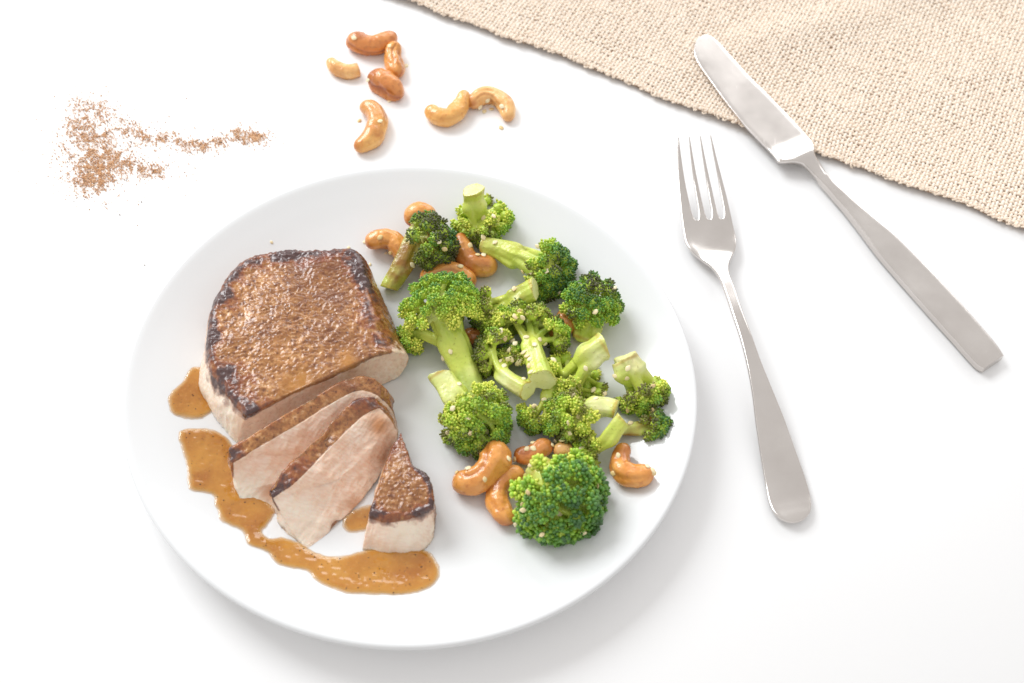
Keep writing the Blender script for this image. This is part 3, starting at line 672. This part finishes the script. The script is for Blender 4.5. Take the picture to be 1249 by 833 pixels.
FL.append(floret('broccoli floret with two crossing pale stems right above the large round one', [[(752, 499, 2.6, 24), (737, 496, 2.5, 25), (722, 497, 2.4, 28)], [(760, 511, 2.9, 22), (750, 524, 2.6, 21), (741, 537, 2.2, 22)]],
                 [dict(c=(700, 511, 1.8), R=38, d=(-.75, -.45, .0), th=112, n=17, s=0), dict(c=(722, 546, 1.4), R=24, d=(-.65, -.4, .1), th=95, n=9, s=1)], 111, .64, .15, 1.4))
FL.append(floret('broccoli floret with whitish sliced stalk and scorched tips at the right rim', [[(763, 440, 2.7, 34), (766, 446, 2.6, 36), (769, 453, 2.4, 40)]], [dict(c=(780, 473, 1.8), R=38, d=(.4, -.65, -.3), th=84, n=17)], 112, .55, .5, 1.66, .12))
FL.append(floret('small dark scorched broccoli floret lying lowest at the right rim', [[(748, 525, 1.5, 14), (765, 524, 1.4, 16), (780, 523, 1.4, 18)]], [dict(c=(794, 520, 1.4), R=23, d=(.9, -.05, .1), th=110, n=11)], 113, .2, .62))
FL.append(floret('largest round broccoli floret in front at the bottom of the pile', [[(657, 574, 2.0, 34), (663, 581, 1.95, 40), (669, 589, 1.9, 50)]], [dict(c=(680, 605, 1.95), R=61, d=(.5, -.6, .2), th=112, n=40)], 114, .27, .0))

# ------------------------------------------------------------------ cashews
def cashew(label, pts, mat, seed, surf='plate', group='cashews on the plate', broken=False, groove=.2):
    """pts: spine points (x, y, height above the surface, thickness)"""
    g = np.random.default_rng(seed)
    C = []
    for (x, y, h, w) in pts:
        z0 = 0
        if surf == 'plate':
            q = U(x, y, 1.0); z0 = float(zplate(q[0], q[1]))
        P = U(x, y, z0+h); C.append([*P, w*cpp(P)/2])
    Q = spline(np.array(C), 14); P, r = Q[:, :3], Q[:, 3]
    # extend into rounded ends
    m = len(P); L = np.concatenate([[0], np.cumsum(np.linalg.norm(np.diff(P, axis=0), axis=1))])
    s = np.concatenate([np.linspace(0, 1, 12)[:-1]**1.8*.12, np.linspace(.12, .88, 50), 1-(np.linspace(0, 1, 12)[:-1]**1.8*.12)[::-1]]) if not broken else np.concatenate([np.linspace(0, 1, 12)[:-1]**1.8*.12, np.linspace(.12, 1, 34)])
    P = np.stack([np.interp(s*L[-1], L, P[:, k]) for k in range(3)], -1); r = np.interp(s*L[-1], L, r)
    el = s*L[-1]; er = (1-s)*L[-1]
    r1 = np.sqrt(np.clip(1-(1-np.clip(el/np.maximum(r, .05), 0, 1))**2, 0.0004, 1)); r2 = np.sqrt(np.clip(1-(1-np.clip(er/np.maximum(r, .05), 0, 1))**2, .0004, 1))
    r = r*r1*(1 if broken else r2)
    # direction to the hollow of the curve
    mid = P.mean(0)+0*(P[0]); hollow = nrm((P[0]+P[-1])/2-P[len(P)//2])
    T, S, B = frames(P)
    n = 40; a = np.arange(n)/n*2*np.pi
    D = np.cos(a)[None, :, None]*S[:, None]+np.sin(a)[None, :, None]*B[:, None]
    hc = (D*hollow).sum(-1); upz = D[..., 2]
    m_ = 1-groove*np.exp(-((1-hc)/.10))*np.sin(np.pi*np.clip(s, .02, .98))[:, None]**.6+.04*np.exp(-((hc-.55)/.2)**2)
    m_ = m_*(1+.11*vn(P[:, None]*1.5+D*.6, seed)+.05*vn(P[:, None]*3.2+D*1.2, seed+3)+.025*vn(P[:, None]*7+D*3, seed+4))
    for q_ in range(3):
        a0 = g.uniform(0, 6.28)+1.2*(s[:, None]-.5)*g.normal(0, 1); da = np.angle(np.exp(1j*(a[None]-a0)))
        m_ = m_*(1-g.uniform(.06, .15)*np.exp(-(da/.2)**2)*sst(.05, .3, s)[:, None]*sst(.98, .7, s)[:, None])
    camd = nrm(_C-P.mean(0)); fc_ = (D*camd).sum(-1); a_s = np.argmax(fc_, axis=1)/n*2*np.pi+g.uniform(-.7, .7)
    ds = np.angle(np.exp(1j*(a[None]-a_s[len(s)//2]-.25*np.sin(6*s[:, None]+seed)))); seam = np.exp(-(ds/.12)**2)*sst(.03, .12, s)[:, None]*sst(.97, .8, s)[:, None]*(1 if seed in SEAMED else .35)
    m_ = m_*(1-.13*seam)
    m_ = m_*np.where(np.abs(upz) > 0, 1-.06*np.abs(upz), 1)
    V = P[:, None]+D*(r[:, None]*m_)[..., None]; V = V.reshape(-1, 3)
    floor = (zplate(V[:, 0], V[:, 1]) if surf == 'plate' else 0*V[:, 0])+.01; V[:, 2] = np.maximum(V[:, 2], floor)
    N = len(P); Qd = grid_quads(N, n)[:, ::-1]; k = np.arange(n); k2 = (k+1) % n
    V = np.concatenate([V, [V[:n].mean(0)], [V[-n:].mean(0)]])
    o = (N-1)*n; tr = np.concatenate([np.stack([k, k2, np.full(n, N*n)], -1)[:, ::-1][:, ::-1], np.stack([o+k2, o+k, np.full(n, N*n+1)], -1)])
    nq = np.cross(V[Qd[:, 1]]-V[Qd[:, 0]], V[Qd[:, 2]]-V[Qd[:, 0]]); ctr = np.repeat(P, n, 0)
    if ((V[Qd[:, 0]]-ctr[Qd[:, 0]])*nq).sum() < 0: Qd = Qd[:, ::-1]; tr = tr[:, ::-1]
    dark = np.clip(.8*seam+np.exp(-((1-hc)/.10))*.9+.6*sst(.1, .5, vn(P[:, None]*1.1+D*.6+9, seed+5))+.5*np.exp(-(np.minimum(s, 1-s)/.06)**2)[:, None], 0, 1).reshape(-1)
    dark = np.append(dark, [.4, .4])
    b = P.mean(0); b[2] = 0 if surf != 'plate' else .7
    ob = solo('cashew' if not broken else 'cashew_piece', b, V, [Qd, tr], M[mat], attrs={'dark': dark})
    tag(ob, label, 'cashew', group); return ob
TG = 'cashews scattered on the table'; SEAMED = (1, 2, 3, 7, 11, 15)
cashew('brown cashew at the top of the table group, hollow side up', [(429, 42, .5, 22), (438, 52, .45, 27), (455, 55, .45, 27), (472, 49, .5, 24), (483, 41, .6, 18)], 'nut_brown', 1, 't', TG, groove=.3)
cashew('small upright orange cashew touching the brown one above it', [(483, 51, .8, 18), (479, 66, .55, 21), (482, 80, .45, 25), (486, 93, .4, 20)], 'nut_orange', 2, 't', TG, groove=.3)
cashew('reddish brown split cashew lying on its side below the upright one', [(450, 91, .5, 26), (462, 98, .45, 33), (476, 107, .42, 32), (490, 118, .38, 20)], 'nut_brown', 3, 't', TG, groove=.45)
cashew('small broken pale cashew piece left of the others on the table', [(402, 72, .3, 14), (410, 83, .3, 19), (424, 88, .28, 20), (437, 85, .28, 18)], 'nut_pale', 4, 't', TG, True)
cashew('golden crescent cashew nearest the plate, hollow side facing left', [(440, 128, .35, 18), (455, 135, .4, 24), (460, 152, .42, 27), (452, 170, .4, 25), (433, 182, .35, 17)], 'nut_gold', 5, 't', TG)
cashew('golden cashew curved like a smile beside the seeded one', [(522, 130, .45, 17), (533, 141, .42, 23), (549, 142, .42, 25), (561, 130, .45, 23), (568, 111, .6, 15)], 'nut_gold', 6, 't', TG)
cashew('pale arched half cashew covered with sesame on the table', [(573, 130, .3, 17), (585, 119, .35, 22), (602, 117, .38, 23), (616, 128, .35, 22), (621, 147, .28, 14)], 'nut_pale', 7, 't', TG, groove=.4)
cashew('orange cashew sticking out left of the scorched floret', [(447, 300, .5, 22), (460, 292, .55, 27), (477, 293, .55, 28), (488, 304, .5, 26), (492, 318, .4, 20)], 'nut_orange', 8)
cashew('orange cashew tip peeking out above the scorched floret', [(500, 276, .6, 22), (506, 262, .8, 28), (517, 261, .8, 27), (526, 276, .6, 24)], 'nut_orange', 9, groove=.3)
cashew('smooth tan cashew between the scorched and the sideways floret', [(562, 284, .7, 16), (563, 300, .6, 24), (570, 316, .55, 29), (586, 325, .5, 30), (607, 322, .45, 24)], 'nut_orange', 10)
cashew('toasted brown cashew above the head of the long stalked floret', [(514, 346, .5, 22), (528, 338, .55, 28), (546, 334, .6, 30), (565, 338, .55, 27), (579, 348, .5, 22)], 'nut_orange', 11, groove=.35)
cashew('dark brown cashew glimpsed under the long stalked floret', [(566, 404, .4, 18), (577, 411, .4, 22), (586, 404, .4, 16)], 'nut_brown', 12)
cashew('tan cashew half hidden beneath the upright round floret', [(686, 378, .5, 20), (692, 392, .5, 26), (703, 403, .45, 22)], 'nut_orange', 13)
cashew('brown cashew squeezed behind the sesame covered floret', [(672, 388, .5, 20), (680, 402, .5, 26), (677, 420, .45, 22)], 'nut_orange', 14)
cashew('largest glossy orange cashew with seeds in front of the pile', [(554, 580, .5, 26), (570, 588, .55, 33), (590, 580, .8, 37), (604, 562, 1.0, 40), (606, 537, 1.2, 32)], 'nut_orange', 15, groove=.16)
cashew('small reddish brown cashew behind the largest round floret', [(627, 552, .6, 22), (642, 556, .6, 24), (658, 549, .65, 25), (671, 538, .7, 20)], 'nut_brown', 16)
cashew('pale cashew bit wedged between two florets near the reddish nut', [(675, 552, .6, 18), (688, 549, .6, 22), (700, 553, .55, 18)], 'nut_pale', 17)
cashew('tan cashew partly buried under the largest round floret', [(640, 576, .6, 20), (618, 582, .5, 30), (607, 603, .45, 32), (612, 624, .42, 28), (626, 638, .4, 18)], 'nut_orange', 18)
cashew('orange cashew alone by the right rim with seeds on its end', [(764, 541, .7, 18), (757, 556, .6, 23), (759, 573, .5, 30), (776, 580, .45, 32), (798, 577, .4, 22)], 'nut_orange', 19)

# ------------------------------------------------------------------ spice spilled on the table
g = np.random.default_rng(77)
segs = [((98, 125), (135, 140), 9, 420), ((95, 140), (95, 165), 10, 380), ((112, 165), (125, 175), 13, 800), ((100, 200), (128, 200), 16, 1100), ((118, 205), (124, 222), 9, 700), ((92, 222), (120, 225), 7, 300),
        ((130, 190), (165, 205), 9, 520), ((165, 207), (200, 208), 6, 330), ((150, 152), (180, 172), 8, 330), ((180, 168), (215, 170), 7, 330), ((215, 172), (245, 182), 5, 260), ((240, 180), (270, 174), 5, 280), ((280, 165), (325, 167), 6, 520), ((300, 168), (318, 168), 4, 260), ((75, 175), (120, 180), 10, 180), ((100, 235), (130, 240), 10, 70), ((70, 200), (230, 200), 25, 160)]
C, R = [], []
for (p0, p1, sg, k) in segs:
    k = int(k*3.4)
    t_ = g.random(k)[:, None]; q = np.array(p0)*(1-t_)+np.array(p1)*t_+g.normal(0, 1, (k, 2))*sg*np.where(g.random((k, 1)) < .12, 2.2, 1)*np.array([1, .8])
    q += 1.8*np.stack([vn(np.stack([q[:, 0]*.16, q[:, 1]*.16, q[:, 0]*0], -1), 1), vn(np.stack([q[:, 0]*.16, q[:, 1]*.16, q[:, 0]*0+5], -1), 2)], -1)
    k0 = k; keep = vn(np.stack([q[:, 0]*.17, q[:, 1]*.2, q[:, 0]*0], -1), 4)+g.normal(0, .3, len(q)) > -.45
    q = q[keep]; r = .008+.033*g.random(len(q))**3.2
    C.append(np.array([U(x, y, .02) for x, y in q])); R.append(r)
C = np.concatenate(C); R = np.concatenate(R); C[:, 2] = R*.7+g.random(len(R))*.015
V, F = blobs(ICO0, C, R, g.normal(0, 1, C.shape), g.uniform(.6, 1.5, len(R)))
pal = np.array([s2l(218, 174, 134), s2l(204, 156, 114), s2l(230, 198, 166), s2l(182, 132, 96), s2l(120, 98, 82)])
col = np.repeat(pal[g.choice(5, len(R), p=[.36, .26, .24, .11, .03])], 12, 0)
sp = solo('spilled_spice', (*C.mean(0)[:2], 0), V, [F], M['spice'], smooth=False, cols={'col': col})
tag(sp, 'loose ground reddish brown spice scattered on the white table', 'spice', None, 'stuff')

# ------------------------------------------------------------------ cutlery
def strip(Lp, Rp, th, dish=0, n=5, bev=.8, ends=(True, True)):
    """solid bar between matching left / right edges with thickness th (per station), rounded edges"""
    Lp, Rp = np.asarray(Lp), np.asarray(Rp); th = np.asarray(th)*np.ones(len(Lp))
    C = (Lp+Rp)/2; S = (Rp-Lp)/2; w = np.linalg.norm(S, axis=1); Sn = nrm(S); T = nrm(np.gradient(C, axis=0)); Un = nrm(np.cross(Sn, T)); Un = Un*np.sign(Un[:, 2:3]+1e-9)
    dish = np.asarray(dish)*np.ones(len(Lp)); sec = []
    h = th/2; b = np.minimum(h*bev, w*.6)
    tops = np.linspace(-1, 1, 2*n+1)
    for x in tops: sec.append((x*(w-b), h))
    for k in range(1, 5):
        an = np.pi/2*(1-k/4); sec.append(((w-b)+b*np.cos(an), h-b+b*np.sin(an)))
    for k in range(0, 4):
        an = -np.pi/2*k/4; sec.append(((w-b)+b*np.cos(an), -h+b+b*np.sin(an)))
    for x in tops[::-1]: sec.append((x*(w-b), -h))
    for k in range(1, 5):
        an = -np.pi/2-np.pi/2*k/4; sec.append((-(w-b)+b*np.cos(an), -h+b+b*np.sin(an)))
    for k in range(0, 4):
        an = np.pi-np.pi/2*k/4; sec.append((-(w-b)+b*np.cos(an), h-b+b*np.sin(an)))
    X = np.stack([np.broadcast_to(s[0], w.shape) for s in sec], 1); Y = np.stack([np.broadcast_to(s[1], w.shape) for s in sec], 1)
    Y = Y+dish[:, None]*(X/np.maximum(w[:, None], .02))**2
    V = C[:, None]+X[..., None]*Sn[:, None]+Y[..., None]*Un[:, None]; N, m = V.shape[:2]; V = V.reshape(-1, 3)
    Q = grid_quads(N, m); nq = np.cross(V[Q[:, 1]]-V[Q[:, 0]], V[Q[:, 2]]-V[Q[:, 0]]); cc = np.repeat(C, m, 0)
    fl = ((V[Q[:, 0]]-cc[Q[:, 0]])*nq).sum() < 0
    if fl: Q = Q[:, ::-1]
    F = [Q]; k = np.arange(m); k2 = (k+1) % m; tr = []
    V = np.concatenate([V, V[:m], C[:1], V[(N-1)*m:N*m], C[-1:]]); o = N*m
    if ends[0]: tr.append(np.stack([o+k2, o+k, np.full(m, o+m)], -1))
    if ends[1]: tr.append(np.stack([o+m+1+k, o+m+1+k2, np.full(m, o+2*m+1)], -1))
    if tr:
        tr = np.concatenate(tr); F.append(tr[:, ::-1] if fl else tr)
    return V, F
# fork: paired edge points from the tine tips to the handle end  (left x,y  right x,y  height  thickness)
FK = np.array([(826, 168, 868, 165, 1.75, .10), (825.5, 190, 874, 190, 1.42, .13), (826.5, 220, 881, 218, 1.05, .16), (829, 250, 888, 247, .78, .18), (832.5, 278, 894, 275, .58, .19), (836, 297, 897.5, 292, .50, .2), (844, 309, 897, 305, .52, .2), (856, 318, 892, 315, .62, .22), (868, 327, 889, 324, .78, .26),
               (877, 340, 890, 336, .95, .30), (884, 358, 897, 354, 1.08, .30), (893, 385, 906, 381, 1.24, .27), (903, 415, 917, 410, 1.30, .24), (911, 447, 928, 441, 1.20, .22), (917, 480, 941, 473, 1.0, .20), (922, 520, 956, 510, .68, .19), (928, 560, 970, 549, .40, .18), (933.5, 592, 981, 580, .22, .18), (937, 610, 987, 600, .21, .18), (942, 623, 989.5, 614, .27, .18), (950, 632, 988, 625, .34, .17), (960, 636.5, 981, 633, .38, .15), (967, 637.5, 974, 636.5, .40, .12)], float)
fs = spline(FK, 14)
FL_ = np.array([U(q[0], q[1], q[4]) for q in fs]); FR_ = np.array([U(q[2], q[3], q[4]) for q in fs]); FT = fs[:, 5]
s_ = np.arange(len(fs)); rootk = 14*4-4
fork = empty('fork', (*((FL_+FR_)/2).mean(0)[:2], 0)); tag(fork, 'steel dinner fork with four tines lying tines up right of the plate', 'fork')
dish = .07*np.exp(-((s_-rootk-26)/11.0)**2)*(s_ > rootk)
V, F = strip(FL_[rootk:], FR_[rootk:], FT[rootk:], dish[rootk:], 5, .75)
part('handle', fork, V, F, M['steel'])
kk = np.arange(0, rootk+5)
frac = np.array([0, .335, .345, .60, .61, .845, .855, 1.0])   # tine borders where the slots end
gapc = [.30, .555, .80]
tl = np.clip(kk/float(rootk), 0, 1)
for q in range(4):
    c_root = [0, .30, .555, .80, 1.0]
    lo_r, hi_r = c_root[q], c_root[q+1]
    cen_tip = [.03, .345, .665, .965][q]; tipw = .016
    # slot half width (fraction of the head width): wide between the tips, rounded at the root
    gap = .062*np.sqrt(np.clip(1-np.clip((kk-(rootk-7))/7.0, 0, 1)**2, 0, 1))
    e = tl**.85
    lo = (cen_tip-tipw)*(1-e)+(lo_r+(gap if q else 0))*e; hi = (cen_tip+tipw)*(1-e)+(hi_r-(gap if q < 3 else 0))*e
    if q: lo = np.where(kk > rootk, lo_r, lo)
    A = FL_[kk]; Bq = FR_[kk]
    Lq = A+(Bq-A)*lo[:, None]; Rq = A+(Bq-A)*hi[:, None]
    mid_ = ((lo+hi)-1); lift = dish[kk]*mid_**2; Lq[:, 2] += lift; Rq[:, 2] += lift
    thq = FT[kk]*np.where(kk > rootk, .985, 1.0); thq = thq*np.clip(.45+kk/12.0, 0, 1)
    V, F = strip(Lq, Rq, thq, 0, 2, .75); part('tine', fork, V, F, M['steel'])
# knife
knife = empty('table_knife', (*U(1040, 250, 0)[:2], 0)); tag(knife, 'steel table knife with rounded blade resting across the beige cloth edge', 'knife')
BL = np.array([(858, 43.5, 862, 42.5, .10), (851, 47.5, 869, 46, .12), (847, 56, 877, 53, .13), (847, 67, 886, 63, .14), (852, 79, 897, 75, .15), (866, 99, 915, 95, .15), (884, 124, 935, 114.5, .16), (905, 150, 955, 135, .16), (922, 168, 970, 151, .17), (936, 182, 982, 164, .18), (944, 191, 989, 172, .2), (949.5, 198.5, 992.5, 178, .22)])
bs = spline(BL, 10); zb = np.linspace(.66, .58, len(bs)); zb = zb+.16*sst(.80, 1, np.linspace(0, 1, len(bs)))
V, F = strip(np.array([U(q[0], q[1], z) for q, z in zip(bs, zb)]), np.array([U(q[2], q[3], z) for q, z in zip(bs, zb)]), bs[:, 4], 0, 5, .55)
part('blade', knife, V, F, M['blade'])
NK = np.array([(949, 198, 992.5, 178, .74, .22), (960, 198.5, 993, 183, .76, .3), (972, 199.5, 993, 188, .70, .4), (981, 203, 995, 193, .60, .46), (990, 212, 1001, 203, .5, .5), (999, 222, 1008, 214, .46, .5)])
ns_ = spline(NK, 10)
V, F = strip(np.array([U(q[0], q[1], q[4]) for q in ns_]), np.array([U(q[2], q[3], q[4]) for q in ns_]), ns_[:, 5], 0, 4, .9)
part('bolster', knife, V, F, M['steel'])
HN = np.array([(998, 221, 1007, 213, .46, .48), (1008, 232, 1016, 225, .42, .5), (1018, 244, 1028, 236, .4, .52), (1030, 259, 1042, 249, .38, .52), (1047, 283, 1064, 267, .36, .5), (1068, 313, 1092, 290, .34, .48), (1095, 346, 1120, 318, .32, .46), (1128, 384, 1150, 349.5, .31, .46), (1160, 420, 1183, 386, .3, .46), (1185, 448, 1212, 420, .3, .46), (1195.5, 455, 1223, 436, .3, .46)])
sh_ = np.array([0, 0, .2, .7, 1.5, 2.4, 3, 3.3, 3.5, 3.5, 3.5]); HN[:, 0] += sh_; HN[:, 1] -= sh_*.86; hs = spline(HN, 10)
V, F = strip(np.array([U(q[0], q[1], q[4]) for q in hs]), np.array([U(q[2], q[3], q[4]) for q in hs]), hs[:, 5], 0, 5, .32)
part('handle', knife, V, F, M['steel'])

# ------------------------------------------------------------------ sesame seeds
bpy.context.view_layer.update(); DG = bpy.context.evaluated_depsgraph_get()
def hit(px, py):
    d = nrm(_fw*FPX+_rt*(px-624.5)+_up*(416.5-py))
    return SC.ray_cast(DG, Vector(_C*CM), Vector(d))
bv, bf = ICO2
def seed_mesh(k):
    v = bv.copy(); tp = .5*(v[:, 0]+1); w = .62+.38*np.sin(np.pi*np.clip(tp, 0, 1)**1.5)
    v = np.stack([v[:, 0]*.165, v[:, 1]*.115*(1.12-.42*tp)*w/.8, v[:, 2]*.05*(1.1-.3*tp)], -1); v = v+v*.08*vn(bv*1.7+k*5, k)[:, None]
    return make_mesh('sesame_seed', v, [bf], M['seed'])
SM = [seed_mesh(k) for k in range(4)]
NAMES = {'broccoli': ['upside down topmost floret', 'scorched floret next to the chop', 'sideways dark headed floret', 'raised pale stalk floret', 'smooth long stalked floret', 'floret behind the largest cashew', 'split floret amid the pile', 'upright round floret', 'yellowish fanning floret', 'small downward pointing floret', 'floret with two crossing stems', 'whitish sliced floret at the rim', 'small scorched floret at the rim', 'largest round floret in front'],
         'cashew': ['topmost brown table cashew', 'small upright table cashew', 'reddish split table cashew', 'broken pale table cashew', 'table cashew nearest the plate', 'smile shaped table cashew', 'pale arched table cashew', 'cashew left of scorched floret', 'cashew above the scorched floret', 'smooth tan cashew', 'toasted cashew above long stalk', 'dark cashew under long stalk', 'cashew beneath upright round floret', 'cashew behind the split floret', 'largest glossy cashew', 'small reddish plate cashew', 'pale wedged cashew bit', 'cashew under largest floret', 'lone cashew by right rim']}
SHORT = {}; cnt_ = {'broccoli': 0, 'cashew': 0}
for o_ in list(COL.objects):
    c_ = o_.get('category')
    if c_ in NAMES: SHORT[o_['label']] = NAMES[c_][cnt_[c_]]; cnt_[c_] += 1
def zm(o, s, pts): return [(o[0]+x/s, o[1]+y/s) for x, y in pts]
SEEDS = zm((580, 370), 4.165, [(145, 62), (200, 68), (240, 72), (222, 38), (258, 172), (183, 225), (190, 190), (245, 250), (275, 285), (280, 350), (130, 140), (150, 180), (325, 185), (300, 210), (360, 222), (125, 295), (165, 282), (205, 325), (145, 318), (225, 292), (250, 380), (395, 288), (300, 492), (350, 490), (770, 380), (775, 330), (685, 375), (520, 575), (470, 608), (478, 660), (440, 698), (540, 735), (610, 485), (770, 540), (900, 545), (610, 45), (495, 465), (600, 440), (900, 420), (400, 690), (390, 720), (170, 240), (200, 205), (262, 268), (272, 318), (182, 285), (225, 45), (655, 460), (560, 330), (780, 600)])
SEEDS += zm((540, 500), 4.46, [(70, 330), (140, 300), (140, 318), (228, 377), (357, 266), (392, 268), (237, 118), (148, 125), (30, 125), (492, 210), (457, 212), (490, 180), (465, 448), (435, 515), (437, 545), (955, 248), (1118, 302), (1147, 325), (1147, 345), (765, 668), (540, 680), (385, 630), (635, 565), (845, 415), (930, 345), (205, 230), (480, 300)])
SEEDS += zm((430, 210), 5.204, [(385, 330), (550, 445), (585, 488), (830, 415), (905, 447), (832, 525), (795, 525), (745, 465), (212, 518), (175, 415), (685, 598), (895, 280), (830, 290), (380, 590)])
SEEDS += zm((580, 280), 4.9, [(115, 78), (425, 250), (330, 268), (495, 375), (718, 492), (830, 350), (370, 100), (260, 275), (230, 355)])
SEEDS += zm((470, 330), 3.332, [(225, 362), (265, 330), (300, 462), (335, 602), (255, 660), (345, 660), (275, 560)])
SEEDS += zm((380, 20), 4.626, [(240, 123), (440, 168), (387, 592), (993, 475), (1020, 500), (950, 512), (1075, 508), (1015, 525), (975, 537), (1070, 630), (533, 280), (440, 478), (270, 590), (320, 360)])
SEEDS += zm((200, 290), 3.62, [(475, 20), (815, 45), (885, 20), (910, 118), (980, 70)])
ORD = ['first', 'second', 'third', 'fourth', 'fifth', 'sixth', 'seventh', 'eighth', 'ninth', 'tenth', 'eleventh', 'twelfth', 'thirteenth', 'fourteenth', 'fifteenth', 'sixteenth', 'seventeenth', 'eighteenth', 'nineteenth', 'twentieth', 'twenty-first', 'twenty-second', 'twenty-third', 'twenty-fourth', 'twenty-fifth', 'twenty-sixth', 'twenty-seventh', 'twenty-eighth', 'twenty-ninth', 'thirtieth']
LOOSE = set(range(len(SEEDS)-5, len(SEEDS)))
g = np.random.default_rng(5); carried = {}
def owner(ob):
    while ob.parent: ob = ob.parent
    return ob
for i, (px, py) in enumerate(SEEDS):
    got = None
    for k in range(40):          # a seed meant for the food lands on the food
        a_ = k*2.4; rr = 0 if k == 0 else 1.6*math.sqrt(k)
        ok, loc, nor, _, ob, _ = hit(px+rr*math.cos(a_), py+rr*math.sin(a_))
        if not ok: continue
        nm = owner(ob).name.split('.')[0]
        if got is None: got = (px, py, loc.copy(), nor.copy(), owner(ob))
        if i in LOOSE or nm in ('cashew', 'cashew_piece', 'broccoli_floret') or (py < 200 and nm == 'table'):
            got = (px, py, loc.copy(), nor.copy(), owner(ob)); break
    if got: carried.setdefault(got[4].name, []).append(got)
i = 0
for nm, lst in carried.items():
    lst.sort(key=lambda q: q[0]); top_ = bpy.data.objects[nm]
    if nm.startswith('table'): where, grp = 'loose cream sesame seed on the bare table', 'loose seeds on the table'
    elif nm.startswith('dinner_plate'): where, grp = 'loose cream sesame seed on the bare plate', 'loose seeds on the plate'
    else:
        sh = SHORT[top_['label']]; where, grp = 'sesame seed on the '+sh, 'seeds on the '+sh
    for q, (px, py, loc, nor, _) in enumerate(lst):
        o = bpy.data.objects.new('sesame_seed', SM[i % 4]); COL.objects.link(o); i += 1
        n_ = Vector(nor).normalized()
        if n_.dot(Vector(_C*CM)-loc) < 0: n_ = -n_
        n_ = (n_+Vector((0, 0, .35))+Vector(g.normal(0, .16, 3))).normalized()
        a_ = Vector(g.normal(0, 1, 3)); a_ = (a_-n_*a_.dot(n_)).normalized(); b_ = n_.cross(a_)
        s = g.uniform(.85, 1.1)*(.6 if nm.startswith('dinner') else 1); p_ = loc+n_*.0003
        o.matrix_world = Matrix(((a_.x*s, b_.x*s, n_.x*s, p_.x), (a_.y*s, b_.y*s, n_.y*s, p_.y), (a_.z*s, b_.z*s, n_.z*s, p_.z), (0, 0, 0, 1)))
        pos = '' if len(lst) == 1 else (', leftmost there' if q == 0 else ', rightmost there' if q == len(lst)-1 else ', '+ORD[q]+' from the left')
        tag(o, where+pos, 'sesame seed', grp)
